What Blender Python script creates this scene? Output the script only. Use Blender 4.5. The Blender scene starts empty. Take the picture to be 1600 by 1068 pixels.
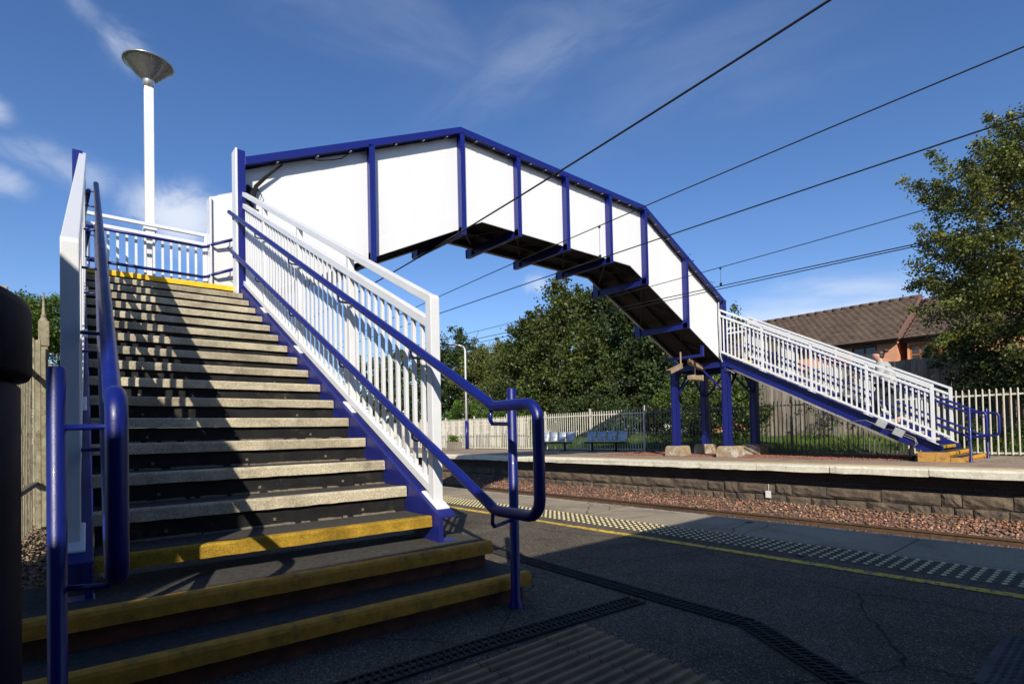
import bpy, math, random
import numpy as np
from mathutils import Vector, Matrix
random.seed(7); rng = np.random.default_rng(11)
R = math.radians
col = bpy.context.scene.collection
G = -0.12            # near platform level

# ------------------------------------------------------------------ materials
MATS = {}
def nd(nt, t, **kw):
    n = nt.nodes.new(t)
    for k, v in kw.items():
        if k in n.inputs.keys(): n.inputs[k].default_value = v
        else: setattr(n, k, v)
    return n
def mat(name, c1, c2=None, scale=4.0, rough=0.6, bump=0.0, bscale=60.0, c3=None, s3=1.0, t3=(0.55, 0.7), metal=0.0,
        stretch=(1, 1, 1), spec=0.5, detail=6, rv=0.15, coat=0.0, lo=0.35, hi=0.65, transl=0.0, attr=None, bd=0.003):
    m = bpy.data.materials.new(name); m.use_nodes = True; nt = m.node_tree
    b = nt.nodes['Principled BSDF']; L = nt.links.new
    tc = nd(nt, 'ShaderNodeTexCoord'); mp = nd(nt, 'ShaderNodeMapping'); mp.inputs['Scale'].default_value = stretch
    L(tc.outputs['Object'], mp.inputs['Vector'])
    c2 = c2 or tuple(x * 0.8 for x in c1)
    n1 = nd(nt, 'ShaderNodeTexNoise', Scale=scale, Detail=detail, Roughness=0.65)
    L(mp.outputs[0], n1.inputs['Vector'])
    mr = nd(nt, 'ShaderNodeMapRange'); mr.inputs[1].default_value = lo; mr.inputs[2].default_value = hi
    L(n1.outputs[0], mr.inputs[0])
    mx = nd(nt, 'ShaderNodeMix', data_type='RGBA')
    mx.inputs[6].default_value = (*c1, 1); mx.inputs[7].default_value = (*c2, 1)
    L(mr.outputs[0], mx.inputs[0]); out = mx.outputs[2]
    if c3:
        n3 = nd(nt, 'ShaderNodeTexNoise', Scale=s3, Detail=8, Roughness=0.7); L(mp.outputs[0], n3.inputs['Vector'])
        m3 = nd(nt, 'ShaderNodeMapRange'); m3.inputs[1].default_value = t3[0]; m3.inputs[2].default_value = t3[1]
        L(n3.outputs[0], m3.inputs[0])
        x3 = nd(nt, 'ShaderNodeMix', data_type='RGBA'); x3.inputs[7].default_value = (*c3, 1)
        L(m3.outputs[0], x3.inputs[0]); L(out, x3.inputs[6]); out = x3.outputs[2]
    if attr:
        a = nd(nt, 'ShaderNodeAttribute', attribute_name=attr)
        xa = nd(nt, 'ShaderNodeMix', data_type='RGBA', blend_type='MULTIPLY'); xa.inputs[0].default_value = 1
        L(out, xa.inputs[6]); L(a.outputs[0], xa.inputs[7]); out = xa.outputs[2]
    L(out, b.inputs['Base Color'])
    rr = nd(nt, 'ShaderNodeMapRange'); rr.inputs[3].default_value = max(0.03, rough - rv); rr.inputs[4].default_value = min(1, rough + rv)
    L(n1.outputs[0], rr.inputs[0]); L(rr.outputs[0], b.inputs['Roughness'])
    b.inputs['Metallic'].default_value = metal; b.inputs['Specular IOR Level'].default_value = spec
    b.inputs['Coat Weight'].default_value = coat
    if bump:
        nb = nd(nt, 'ShaderNodeTexNoise', Scale=bscale, Detail=5, Roughness=0.6); L(mp.outputs[0], nb.inputs['Vector'])
        bp = nd(nt, 'ShaderNodeBump', Strength=bump, Distance=bd); L(nb.outputs[0], bp.inputs['Height'])
        L(bp.outputs[0], b.inputs['Normal'])
    if transl:
        tr = nd(nt, 'ShaderNodeBsdfTranslucent'); L(out, tr.inputs['Color'])
        ms = nd(nt, 'ShaderNodeMixShader'); ms.inputs[0].default_value = transl
        L(b.outputs[0], ms.inputs[1]); L(tr.outputs[0], ms.inputs[2])
        L(ms.outputs[0], nt.nodes['Material Output'].inputs[0])
    MATS[name] = m
    return m
blue = mat('blue_paint', (0.009, 0.015, 0.175), (0.007, 0.012, 0.14), 3, 0.33, 0.12, 90, coat=0.15)
blue_worn = mat('blue_paint_worn', (0.010, 0.016, 0.165), (0.008, 0.012, 0.12), 5, 0.42, 0.25, 120, c3=(0.10, 0.07, 0.07), s3=9, t3=(0.68, 0.74))
blue_rail = mat('blue_gloss_paint', (0.004, 0.011, 0.165), (0.003, 0.008, 0.12), 8, 0.4, 0.2, 140, coat=0.05, rv=0.12, c3=(0.03, 0.035, 0.10), s3=26, t3=(0.66, 0.72))
white = mat('white_paint', (0.77, 0.77, 0.76), (0.74, 0.74, 0.73), 1.6, 0.5, 0.08, 40, c3=(0.62, 0.59, 0.53), s3=3.0, t3=(0.68, 1.0), stretch=(1.5, 1, 0.22))
white_g = mat('white_gloss_paint', (0.75, 0.755, 0.76), (0.69, 0.70, 0.70), 5, 0.32, 0.1, 70, c3=(0.5, 0.47, 0.42), s3=14, t3=(0.72, 0.8))
nose_m = mat('worn_cream_concrete', (0.60, 0.55, 0.43), (0.40, 0.355, 0.27), 90, 0.85, 0.9, 160, c3=(0.24, 0.21, 0.16), s3=12, t3=(0.5, 0.78), detail=8)
tread_m = mat('dark_tread', (0.085, 0.078, 0.068), (0.05, 0.047, 0.042), 40, 0.9, 0.8, 200, c3=(0.17, 0.145, 0.115), s3=5, t3=(0.60, 0.78), spec=0.08)
riser_m = mat('grimy_riser', (0.032, 0.031, 0.030), (0.016, 0.016, 0.016), 7, 0.7, 0.4, 60, c3=(0.12, 0.08, 0.05), s3=5, t3=(0.68, 0.78), stretch=(1, 1, 0.5))
yellow_m = mat('worn_yellow_paint', (0.62, 0.42, 0.035), (0.44, 0.29, 0.03), 25, 0.75, 0.7, 150, c3=(0.10, 0.075, 0.035), s3=7, t3=(0.52, 0.72))
ochre_m = mat('old_ochre_paint', (0.66, 0.31, 0.025), (0.45, 0.21, 0.02), 18, 0.8, 0.7, 150, c3=(0.12, 0.075, 0.03), s3=7, t3=(0.52, 0.74))
yellow_clean = mat('yellow_paint', (0.95, 0.55, 0.012), (0.85, 0.47, 0.012), 14, 0.6, 0.3, 100, c3=(0.45, 0.24, 0.03), s3=6, t3=(0.70, 0.82))
orange_side = mat('flaking_ochre_paint', (0.58, 0.34, 0.07), (0.42, 0.19, 0.05), 6, 0.8, 0.6, 60, c3=(0.28, 0.12, 0.05), s3=11, t3=(0.55, 0.66))
brick_red = mat('dark_red_brick', (0.16, 0.055, 0.03), (0.07, 0.03, 0.02), 8, 0.85, 0.6, 60)
dust_m = mat('pale_dirt', (0.20, 0.16, 0.115), (0.12, 0.095, 0.07), 30, 0.95)
def speck(name, base, light, dark, sc=220, rough=0.95, big=(0.8, 1.2), bumpv=0.6, amount=0.63, stains=False):
    m = bpy.data.materials.new(name); m.use_nodes = True; nt = m.node_tree; b = nt.nodes['Principled BSDF']; L = nt.links.new
    tc = nd(nt, 'ShaderNodeTexCoord')
    v = nd(nt, 'ShaderNodeTexVoronoi', Scale=sc); L(tc.outputs['Object'], v.inputs['Vector'])
    r = nd(nt, 'ShaderNodeValToRGB'); e = r.color_ramp.elements
    e[0].position = 0.0; e[0].color = (*dark, 1); e[1].position = 1.0; e[1].color = (*light, 1)
    a = r.color_ramp.elements.new(0.45); a.color = (*base, 1); a = r.color_ramp.elements.new(amount + 0.2); a.color = (*base, 1)
    sp = nd(nt, 'ShaderNodeSeparateColor'); L(v.outputs['Color'], sp.inputs[0]); L(sp.outputs[0], r.inputs[0])
    n = nd(nt, 'ShaderNodeTexNoise', Scale=1.3, Detail=7, Roughness=0.7); L(tc.outputs['Object'], n.inputs['Vector'])
    mr = nd(nt, 'ShaderNodeMapRange'); mr.inputs[1].default_value = 0.3; mr.inputs[2].default_value = 0.7
    mr.inputs[3].default_value = big[0]; mr.inputs[4].default_value = big[1]; L(n.outputs[0], mr.inputs[0])
    mx = nd(nt, 'ShaderNodeVectorMath', operation='SCALE'); L(r.outputs[0], mx.inputs[0]); L(mr.outputs[0], mx.inputs['Scale'])
    col_out = mx.outputs[0]
    if stains:
        for (vs_, rad_, c_, rnd) in ((2.3, 0.035, (0.33, 0.30, 0.25), 0.5), (1.1, 0.05, (0.05, 0.045, 0.04), 0.6), (6.5, 0.05, (0.36, 0.32, 0.25), 0.75)):
            nz = nd(nt, 'ShaderNodeTexNoise', Scale=14.0, Detail=3); L(tc.outputs['Object'], nz.inputs['Vector'])
            ds = nd(nt, 'ShaderNodeMix', data_type='RGBA'); ds.inputs[0].default_value = 0.03; L(tc.outputs['Object'], ds.inputs[6]); L(nz.outputs['Color'], ds.inputs[7])
            vo = nd(nt, 'ShaderNodeTexVoronoi', Scale=vs_); L(ds.outputs[2], vo.inputs['Vector'])
            se = nd(nt, 'ShaderNodeSeparateColor'); L(vo.outputs['Color'], se.inputs[0])
            th = nd(nt, 'ShaderNodeMath', operation='MULTIPLY'); L(se.outputs[1], th.inputs[0]); th.inputs[1].default_value = rad_
            lt = nd(nt, 'ShaderNodeMath', operation='LESS_THAN'); L(vo.outputs['Distance'], lt.inputs[0]); L(th.outputs[0], lt.inputs[1])
            pk = nd(nt, 'ShaderNodeMath', operation='GREATER_THAN'); L(se.outputs[0], pk.inputs[0]); pk.inputs[1].default_value = rnd
            an = nd(nt, 'ShaderNodeMath', operation='MULTIPLY'); L(lt.outputs[0], an.inputs[0]); L(pk.outputs[0], an.inputs[1])
            xa = nd(nt, 'ShaderNodeMix', data_type='RGBA'); L(an.outputs[0], xa.inputs[0]); L(col_out, xa.inputs[6]); xa.inputs[7].default_value = (*c_, 1); col_out = xa.outputs[2]
        nc = nd(nt, 'ShaderNodeTexNoise', Scale=2.5, Detail=6); L(tc.outputs['Object'], nc.inputs['Vector'])
        dc = nd(nt, 'ShaderNodeMix', data_type='RGBA'); dc.inputs[0].default_value = 0.16; L(tc.outputs['Object'], dc.inputs[6]); L(nc.outputs['Color'], dc.inputs[7])
        vc = nd(nt, 'ShaderNodeTexVoronoi', Scale=0.75, feature='DISTANCE_TO_EDGE'); L(dc.outputs[2], vc.inputs['Vector'])
        lc = nd(nt, 'ShaderNodeMapRange'); lc.inputs[1].default_value = 0.0015; lc.inputs[2].default_value = 0.005; lc.inputs[3].default_value = 0.45; lc.inputs[4].default_value = 1.0; L(vc.outputs['Distance'], lc.inputs[0])
        vk = nd(nt, 'ShaderNodeVectorMath', operation='SCALE'); L(col_out, vk.inputs[0]); L(lc.outputs[0], vk.inputs['Scale']); col_out = vk.outputs[0]
        n2 = nd(nt, 'ShaderNodeTexNoise', Scale=0.55, Detail=9, Roughness=0.72, Distortion=1.2); L(tc.outputs['Object'], n2.inputs['Vector'])
        m2 = nd(nt, 'ShaderNodeMapRange'); m2.inputs[1].default_value = 0.5; m2.inputs[2].default_value = 0.62; m2.inputs[3].default_value = 1.0; m2.inputs[4].default_value = 0.68; L(n2.outputs[0], m2.inputs[0])
        v2 = nd(nt, 'ShaderNodeVectorMath', operation='SCALE'); L(col_out, v2.inputs[0]); L(m2.outputs[0], v2.inputs['Scale']); col_out = v2.outputs[0]
    L(col_out, b.inputs['Base Color']); b.inputs['Roughness'].default_value = rough
    b.inputs['Specular IOR Level'].default_value = 0.08
    bp = nd(nt, 'ShaderNodeBump', Strength=bumpv, Distance=0.006); L(v.outputs['Distance'], bp.inputs['Height']); L(bp.outputs[0], b.inputs['Normal'])
    MATS[name] = m; return m
asphalt = speck('asphalt', (0.135, 0.110, 0.080), (0.38, 0.31, 0.22), (0.045, 0.045, 0.045), 170, big=(0.75, 1.15), stains=True)
coping_near = speck('pale_concrete_slab', (0.40, 0.33, 0.235), (0.52, 0.44, 0.33), (0.27, 0.21, 0.145), 260, big=(0.82, 1.12), stains=True)
tact_m = speck('tactile_slab', (0.13, 0.108, 0.085), (0.22, 0.19, 0.15), (0.06, 0.055, 0.05), 260)
blister_m = mat('cream_blister', (0.86, 0.74, 0.38), (0.68, 0.58, 0.28), 30, 0.7, c3=(0.3, 0.25, 0.15), s3=18, t3=(0.58, 0.7))
line_m = mat('worn_yellow_line', (0.80, 0.52, 0.03), (0.70, 0.44, 0.03), 20, 0.8, 0.3, 200, c3=(0.12, 0.11, 0.09), s3=30, t3=(0.50, 0.58))
edge_m = mat('worn_white_edge', (0.5, 0.47, 0.41), (0.35, 0.33, 0.28), 9, 0.8, 0.3, 100, c3=(0.24, 0.21, 0.18), s3=7, t3=(0.45, 0.6))
cop_far = mat('whitewashed_stone', (0.78, 0.72, 0.56), (0.62, 0.56, 0.42), 9, 0.85, 0.8, 35, bd=0.012, c3=(0.13, 0.11, 0.08), s3=8, t3=(0.60, 0.70))
paver = speck('brown_pavers', (0.24, 0.165, 0.115), (0.36, 0.27, 0.2), (0.15, 0.10, 0.07), 60, big=(0.8, 1.15))
stone_m = mat('weathered_sandstone', (0.15, 0.11, 0.072), (0.075, 0.056, 0.04), 4.5, 0.9, 1.0, 14, bd=0.02, c3=(0.035, 0.03, 0.027), s3=2.2, t3=(0.5, 0.68), detail=9)
brick_dk = mat('sooty_brick', (0.055, 0.042, 0.034), (0.03, 0.024, 0.02), 6, 0.9, 0.8, 40)
ballast_m = mat('red_brown_ballast', (0.30, 0.165, 0.10), (0.17, 0.10, 0.065), 9, 0.9, 0.5, 60, attr='Col')
earth_m = mat('ballast_bed', (0.15, 0.09, 0.065), (0.08, 0.05, 0.04), 12, 0.95, 1.0, 30)
redgravel_m = mat('red_gravel', (0.33, 0.15, 0.10), (0.20, 0.09, 0.06), 40, 0.95, 1.0, 70)
rust_m = mat('rusty_steel', (0.15, 0.088, 0.045), (0.085, 0.05, 0.028), 14, 0.65, 0.3, 60, metal=0.2)
rust_top = mat('polished_rail_head', (0.20, 0.17, 0.15), (0.12, 0.09, 0.07), 20, 0.4, metal=0.7)
grass_m = mat('grass', (0.075, 0.12, 0.022), (0.045, 0.08, 0.015), 3, 0.85, 0.6, 30, attr=None)
blade_m = mat('grass_blades', (0.12, 0.19, 0.03), (0.08, 0.13, 0.02), 5, 0.7, attr='Col', transl=0.3)
land_m = mat('meadow', (0.06, 0.085, 0.025), (0.045, 0.06, 0.02), 0.3, 0.95, 0.5, 6)
gravel_m = mat('tan_gravel', (0.30, 0.22, 0.13), (0.15, 0.11, 0.07), 30, 0.95, 1.0, 50, attr='Col')
soil_m = mat('leaf_litter', (0.12, 0.085, 0.05), (0.05, 0.04, 0.025), 14, 0.95, 1.0, 40)
fence_w = mat('galvanised_cream', (0.62, 0.58, 0.49), (0.50, 0.46, 0.38), 6, 0.55, 0.2, 50, c3=(0.30, 0.18, 0.09), s3=10, t3=(0.66, 0.78))
fence_shade = mat('shade_toned_fence', (0.17, 0.16, 0.145), (0.11, 0.10, 0.09), 6, 0.6, 0.2, 50)  # darker fence tone, stands in for the bridge and stair shade
fence_old = mat('lichened_fence_paint', (0.34, 0.30, 0.20), (0.22, 0.19, 0.12), 12, 0.8, 0.6, 60, c3=(0.12, 0.09, 0.05), s3=8, t3=(0.5, 0.66))
wood_m = mat('weathered_boards', (0.30, 0.26, 0.20), (0.19, 0.165, 0.13), 5, 0.85, 0.5, 40, stretch=(1, 3, 0.25), c3=(0.10, 0.09, 0.075), s3=2.5, t3=(0.56, 0.72), attr='Col')
tile_m = mat('brown_roof_tiles', (0.115, 0.078, 0.055), (0.08, 0.054, 0.04), 3, 0.85, 0.6, 40, attr='Col', c3=(0.09, 0.085, 0.05), s3=2.0, t3=(0.6, 0.75))
fascia_m = mat('dark_brown_fascia', (0.05, 0.028, 0.02), None, 5, 0.6)
verge_m = mat('terracotta_verge', (0.22, 0.12, 0.09), (0.15, 0.085, 0.06), 6, 0.8)
frame_m = mat('varnished_timber', (0.42, 0.15, 0.03), (0.32, 0.11, 0.02), 10, 0.4, stretch=(1, 1, 0.3))
brownframe_m = mat('dark_timber', (0.06, 0.025, 0.015), None, 10, 0.5)
glass_m = mat('window_glass', (0.035, 0.045, 0.05), (0.02, 0.025, 0.03), 1.0, 0.08, rv=0.03, spec=0.8)
seat_m = mat('perforated_steel_grey', (0.46, 0.50, 0.55), (0.38, 0.42, 0.47), 6, 0.4, metal=0.3)
dark_m = mat('dark_steel', (0.016, 0.016, 0.018), None, 6, 0.7, spec=0.15)
black_m = mat('black_rubber', (0.012, 0.012, 0.013), None, 6, 0.6)
navy_m = mat('navy_paint', (0.006, 0.008, 0.028), (0.003, 0.004, 0.014), 6, 0.55, 0.1, 60, spec=0.03)
steel_m = mat('brushed_aluminium', (0.62, 0.62, 0.60), (0.5, 0.5, 0.49), 6, 0.35, metal=0.9, stretch=(1, 1, 8))
lamp_in = mat('reflector_grey', (0.30, 0.29, 0.27), (0.22, 0.21, 0.2), 9, 0.3, metal=0.5)
grey_pl = mat('grey_plastic', (0.42, 0.43, 0.43), (0.36, 0.37, 0.37), 6, 0.5)
cctv_m = mat('rust_streaked_cream', (0.34, 0.27, 0.18), (0.26, 0.17, 0.10), 5, 0.6, c3=(0.17, 0.08, 0.04), s3=5, t3=(0.58, 0.68))
conduit_m = mat('conduit_grey', (0.34, 0.33, 0.31), (0.22, 0.2, 0.18), 20, 0.5, metal=0.4, c3=(0.25, 0.13, 0.06), s3=6, t3=(0.6, 0.7))
plinth_m = mat('stained_concrete', (0.38, 0.29, 0.17), (0.26, 0.18, 0.10), 5, 0.9, 0.8, 40, bd=0.01, c3=(0.52, 0.49, 0.42), s3=3.5, t3=(0.52, 0.64))
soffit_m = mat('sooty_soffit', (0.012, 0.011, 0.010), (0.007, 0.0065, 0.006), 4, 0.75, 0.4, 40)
bark_m = mat('bark', (0.09, 0.065, 0.045), (0.05, 0.036, 0.026), 8, 0.95, 1.0, 30, stretch=(1, 1, 0.3))
housebrick = bpy.data.materials.new('pink_brick'); housebrick.use_nodes = True
def _brick(m, c1, c2, mo, sc, rot=None, bw=0.225, rh=0.075, ms=0.01):
    nt = m.node_tree; b = nt.nodes['Principled BSDF']; L = nt.links.new
    tc = nd(nt, 'ShaderNodeTexCoord'); sx = nd(nt, 'ShaderNodeSeparateXYZ'); L(tc.outputs['Object'], sx.inputs[0])
    ad = nd(nt, 'ShaderNodeMath', operation='ADD'); L(sx.outputs[0], ad.inputs[0]); L(sx.outputs[1], ad.inputs[1])
    cb = nd(nt, 'ShaderNodeCombineXYZ')
    if rot == 'flat': L(sx.outputs[1], cb.inputs[0]); L(sx.outputs[0], cb.inputs[1])
    else: L(ad.outputs[0], cb.inputs[0]); L(sx.outputs[2], cb.inputs[1])
    br = nd(nt, 'ShaderNodeTexBrick', Scale=sc); br.inputs['Color1'].default_value = (*c1, 1); br.inputs['Color2'].default_value = (*c2, 1)
    br.inputs['Mortar'].default_value = (*mo, 1); br.inputs['Mortar Size'].default_value = ms
    br.inputs['Brick Width'].default_value = bw; br.inputs['Row Height'].default_value = rh
    L(cb.outputs[0], br.inputs['Vector'])
    n = nd(nt, 'ShaderNodeTexNoise', Scale=2.0, Detail=7); L(tc.outputs['Object'], n.inputs['Vector'])
    mr = nd(nt, 'ShaderNodeMapRange'); mr.inputs[1].default_value = 0.3; mr.inputs[2].default_value = 0.7; mr.inputs[3].default_value = 0.8; mr.inputs[4].default_value = 1.2
    L(n.outputs[0], mr.inputs[0]); vm = nd(nt, 'ShaderNodeVectorMath', operation='SCALE'); L(br.outputs[0], vm.inputs[0]); L(mr.outputs[0], vm.inputs['Scale'])
    L(vm.outputs[0], b.inputs['Base Color']); b.inputs['Roughness'].default_value = 0.85
    bp = nd(nt, 'ShaderNodeBump', Strength=0.5, Distance=0.01, invert=True); L(br.outputs['Fac'], bp.inputs['Height']); L(bp.outputs[0], b.inputs['Normal'])
_brick(housebrick, (0.74, 0.33, 0.18), (0.66, 0.28, 0.15), (0.55, 0.34, 0.22), 1.0)
paver_m = bpy.data.materials.new('brown_block_paving'); paver_m.use_nodes = True
_brick(paver_m, (0.38, 0.285, 0.20), (0.30, 0.22, 0.155), (0.19, 0.14, 0.10), 1.0, 'flat', 0.21, 0.105, 0.008)
wallbrick = bpy.data.materials.new('sooty_brick_courses'); wallbrick.use_nodes = True
_brick(wallbrick, (0.075, 0.055, 0.042), (0.05, 0.038, 0.03), (0.03, 0.025, 0.02), 1.0)

nose_m = speck('worn_cream_nosing', (0.70, 0.61, 0.43), (0.90, 0.81, 0.60), (0.40, 0.33, 0.22), 260, big=(0.72, 1.14), bumpv=0.8, amount=0.6)
yellow_m = speck('worn_yellow_nosing', (0.60, 0.365, 0.045), (0.80, 0.50, 0.03), (0.34, 0.215, 0.05), 260, big=(0.55, 1.2), bumpv=0.8, amount=0.6)
for m_ in (nose_m, yellow_m):
    nt_ = m_.node_tree; b_ = nt_.nodes['Principled BSDF']; src_ = b_.inputs['Base Color'].links[0].from_socket
    oi = nd(nt_, 'ShaderNodeObjectInfo'); mr_ = nd(nt_, 'ShaderNodeMapRange'); mr_.inputs[3].default_value = 0.84; mr_.inputs[4].default_value = 1.1
    nt_.links.new(oi.outputs['Random'], mr_.inputs[0])
    tc_ = nd(nt_, 'ShaderNodeTexCoord'); ad_ = nd(nt_, 'ShaderNodeVectorMath', operation='MULTIPLY_ADD'); nt_.links.new(oi.outputs['Random'], ad_.inputs[0]); ad_.inputs[1].default_value = (30, 10, 10); nt_.links.new(tc_.outputs['Object'], ad_.inputs[2])
    n_ = nd(nt_, 'ShaderNodeTexNoise', Scale=2.6, Detail=8, Roughness=0.75); nt_.links.new(ad_.outputs[0], n_.inputs['Vector'])
    m3_ = nd(nt_, 'ShaderNodeMapRange'); m3_.inputs[1].default_value = 0.42; m3_.inputs[2].default_value = 0.66; m3_.inputs[3].default_value = 1.08; m3_.inputs[4].default_value = 0.55; nt_.links.new(n_.outputs[0], m3_.inputs[0])
    mu_ = nd(nt_, 'ShaderNodeMath', operation='MULTIPLY'); nt_.links.new(mr_.outputs[0], mu_.inputs[0]); nt_.links.new(m3_.outputs[0], mu_.inputs[1])
    sc_ = nd(nt_, 'ShaderNodeVectorMath', operation='SCALE'); nt_.links.new(src_, sc_.inputs[0]); nt_.links.new(mu_.outputs[0], sc_.inputs['Scale']); nt_.links.new(sc_.outputs[0], b_.inputs['Base Color'])
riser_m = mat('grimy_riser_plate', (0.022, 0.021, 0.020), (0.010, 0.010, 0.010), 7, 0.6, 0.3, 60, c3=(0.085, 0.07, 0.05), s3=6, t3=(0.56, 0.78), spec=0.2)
# ------------------------------------------------------------------ mesh builder
class MB:
    def __init__(s): s.v = []; s.f = []; s.m = []; s.sm = []
    def add(s, vs, fs, mi=0, smooth=False):
        o = len(s.v); s.v += [tuple(v) for v in vs]
        for f in fs: s.f.append(tuple(i + o for i in f)); s.m.append(mi); s.sm.append(smooth)
        return s
    def box(s, x0, x1, y0, y1, z0, z1, mi=0, M=None):
        vs = [Vector((x, y, z)) for z in (z0, z1) for y in (y0, y1) for x in (x0, x1)]
        if M: vs = [M @ v for v in vs]
        return s.add(vs, [(0, 2, 3, 1), (4, 5, 7, 6), (0, 1, 5, 4), (2, 6, 7, 3), (0, 4, 6, 2), (1, 3, 7, 5)], mi)
    def bar(s, p, q, w, h, up=(0, 0, 1), mi=0, plumb=False):
        p = Vector(p); q = Vector(q); d = (q - p).normalized(); u = Vector(up)
        sd = d.cross(u).normalized()
        if not plumb: u = sd.cross(d).normalized()
        vs = []
        for c in (p, q):
            for a, b in ((-1, -1), (1, -1), (1, 1), (-1, 1)): vs.append(c + sd * (w / 2 * a) + u * (h / 2 * b))
        return s.add(vs, [(0, 1, 2, 3), (7, 6, 5, 4), (0, 4, 5, 1), (1, 5, 6, 2), (2, 6, 7, 3), (3, 7, 4, 0)], mi)
    def tube(s, pts, r, n=10, mi=0, cap=True):
        pts = [Vector(p) for p in pts]; rs = r if isinstance(r, (list, tuple)) else [r] * len(pts)
        t0 = (pts[1] - pts[0]).normalized(); ref = Vector((0, 0, 1)) if abs(t0.z) < 0.9 else Vector((1, 0, 0))
        u = t0.cross(ref).normalized(); vs = []
        for i, p in enumerate(pts):
            if i == 0: t = t0
            elif i == len(pts) - 1: t = (p - pts[i - 1]).normalized()
            else: t = ((p - pts[i - 1]).normalized() + (pts[i + 1] - p).normalized()).normalized()
            u = (u - t * u.dot(t)).normalized(); w = t.cross(u)
            k = 1.0
            for j in range(n):
                a = 2 * math.pi * j / n; vs.append(p + (u * math.cos(a) + w * math.sin(a)) * rs[i] * k)
        fs = []
        for i in range(len(pts) - 1):
            for j in range(n):
                a = i * n + j; b = i * n + (j + 1) % n; fs.append((a, b, b + n, a + n))
        s.add(vs, fs, mi, True)
        if cap:
            o = len(s.v) - len(vs)
            s.f.append(tuple(o + j for j in range(n))[::-1]); s.m.append(mi); s.sm.append(False)
            s.f.append(tuple(o + (len(pts) - 1) * n + j for j in range(n))); s.m.append(mi); s.sm.append(False)
        return s
    def prism(s, poly, axis, a0, a1, mi=0):
        """poly: 2-D points; axis 'x': (y,z), 'y': (x,z), 'z': (x,y)"""
        def P(u, v, a): return {'x': (a, u, v), 'y': (u, a, v), 'z': (u, v, a)}[axis]
        n = len(poly); vs = [P(u, v, a0) for u, v in poly] + [P(u, v, a1) for u, v in poly]
        fs = [tuple(range(n))[::-1], tuple(range(n, 2 * n))] + [(i, (i + 1) % n, (i + 1) % n + n, i + n) for i in range(n)]
        return s.add(vs, fs, mi)
    def lathe(s, prof, c, n=32, mi=0, smooth=True):
        vs = []; 
        for r, z in prof:
            for j in range(n): a = 2 * math.pi * j / n; vs.append((c[0] + r * math.cos(a), c[1] + r * math.sin(a), c[2] + z))
        fs = [(i * n + j, i * n + (j + 1) % n, (i + 1) * n + (j + 1) % n, (i + 1) * n + j) for i in range(len(prof) - 1) for j in range(n)]
        return s.add(vs, fs, mi, smooth)
    def build(s, name, mats, parent=None, bevel=0, seg=2, fix=True):
        me = bpy.data.meshes.new(name); me.from_pydata(s.v, [], s.f)
        for m in (mats if isinstance(mats, (list, tuple)) else [mats]): me.materials.append(m)
        me.polygons.foreach_set('material_index', s.m); me.polygons.foreach_set('use_smooth', s.sm)
        if fix:
            import bmesh
            bm = bmesh.new(); bm.from_mesh(me); bmesh.ops.recalc_face_normals(bm, faces=bm.faces); bm.to_mesh(me); bm.free()
        me.update(); o = bpy.data.objects.new(name, me); col.objects.link(o)
        if parent: o.parent = parent
        if bevel:
            b = o.modifiers.new('edge', 'BEVEL'); b.width = bevel; b.segments = seg; b.limit_method = 'ANGLE'; b.angle_limit = R(50)
        return o
def tag(o, label=None, cat=None, group=None, kind=None):
    if label: o['label'] = label
    if cat: o['category'] = cat
    if group: o['group'] = group
    if kind: o['kind'] = kind
    return o
def empty(name, loc=(0, 0, 0), rz=0):
    o = bpy.data.objects.new(name, None); o.location = loc; o.rotation_euler = (0, 0, rz); o.empty_display_size = 0.2
    col.objects.link(o); return o
def dup(o, parent=None):
    c = o.copy(); col.objects.link(c); c.parent = parent
    return c
def npmesh(name, V, F, mats, colors=None, parent=None, smooth=False, link=True):
    me = bpy.data.meshes.new(name); V = np.asarray(V, np.float32); F = np.asarray(F, np.int32); k = F.shape[1]
    me.vertices.add(len(V)); me.vertices.foreach_set('co', V.ravel())
    me.loops.add(F.size); me.loops.foreach_set('vertex_index', F.ravel())
    me.polygons.add(len(F)); me.polygons.foreach_set('loop_start', np.arange(0, F.size, k, dtype=np.int32))
    me.polygons.foreach_set('loop_total', np.full(len(F), k, np.int32))
    if smooth: me.polygons.foreach_set('use_smooth', np.ones(len(F), bool))
    for m in (mats if isinstance(mats, (list, tuple)) else [mats]): me.materials.append(m)
    if colors is not None:
        ca = me.color_attributes.new('Col', 'FLOAT_COLOR', 'POINT')
        ca.data.foreach_set('color', np.asarray(colors, np.float32).ravel())
    me.update(calc_edges=True); me.validate()
    o = bpy.data.objects.new(name, me)
    if link: col.objects.link(o)
    if parent: o.parent = parent
    return o
def white_attr(o):
    me = o.data; ca = me.color_attributes.new('Col', 'FLOAT_COLOR', 'POINT')
    ca.data.foreach_set('color', np.ones(len(me.vertices) * 4, np.float32))
    return o
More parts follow.
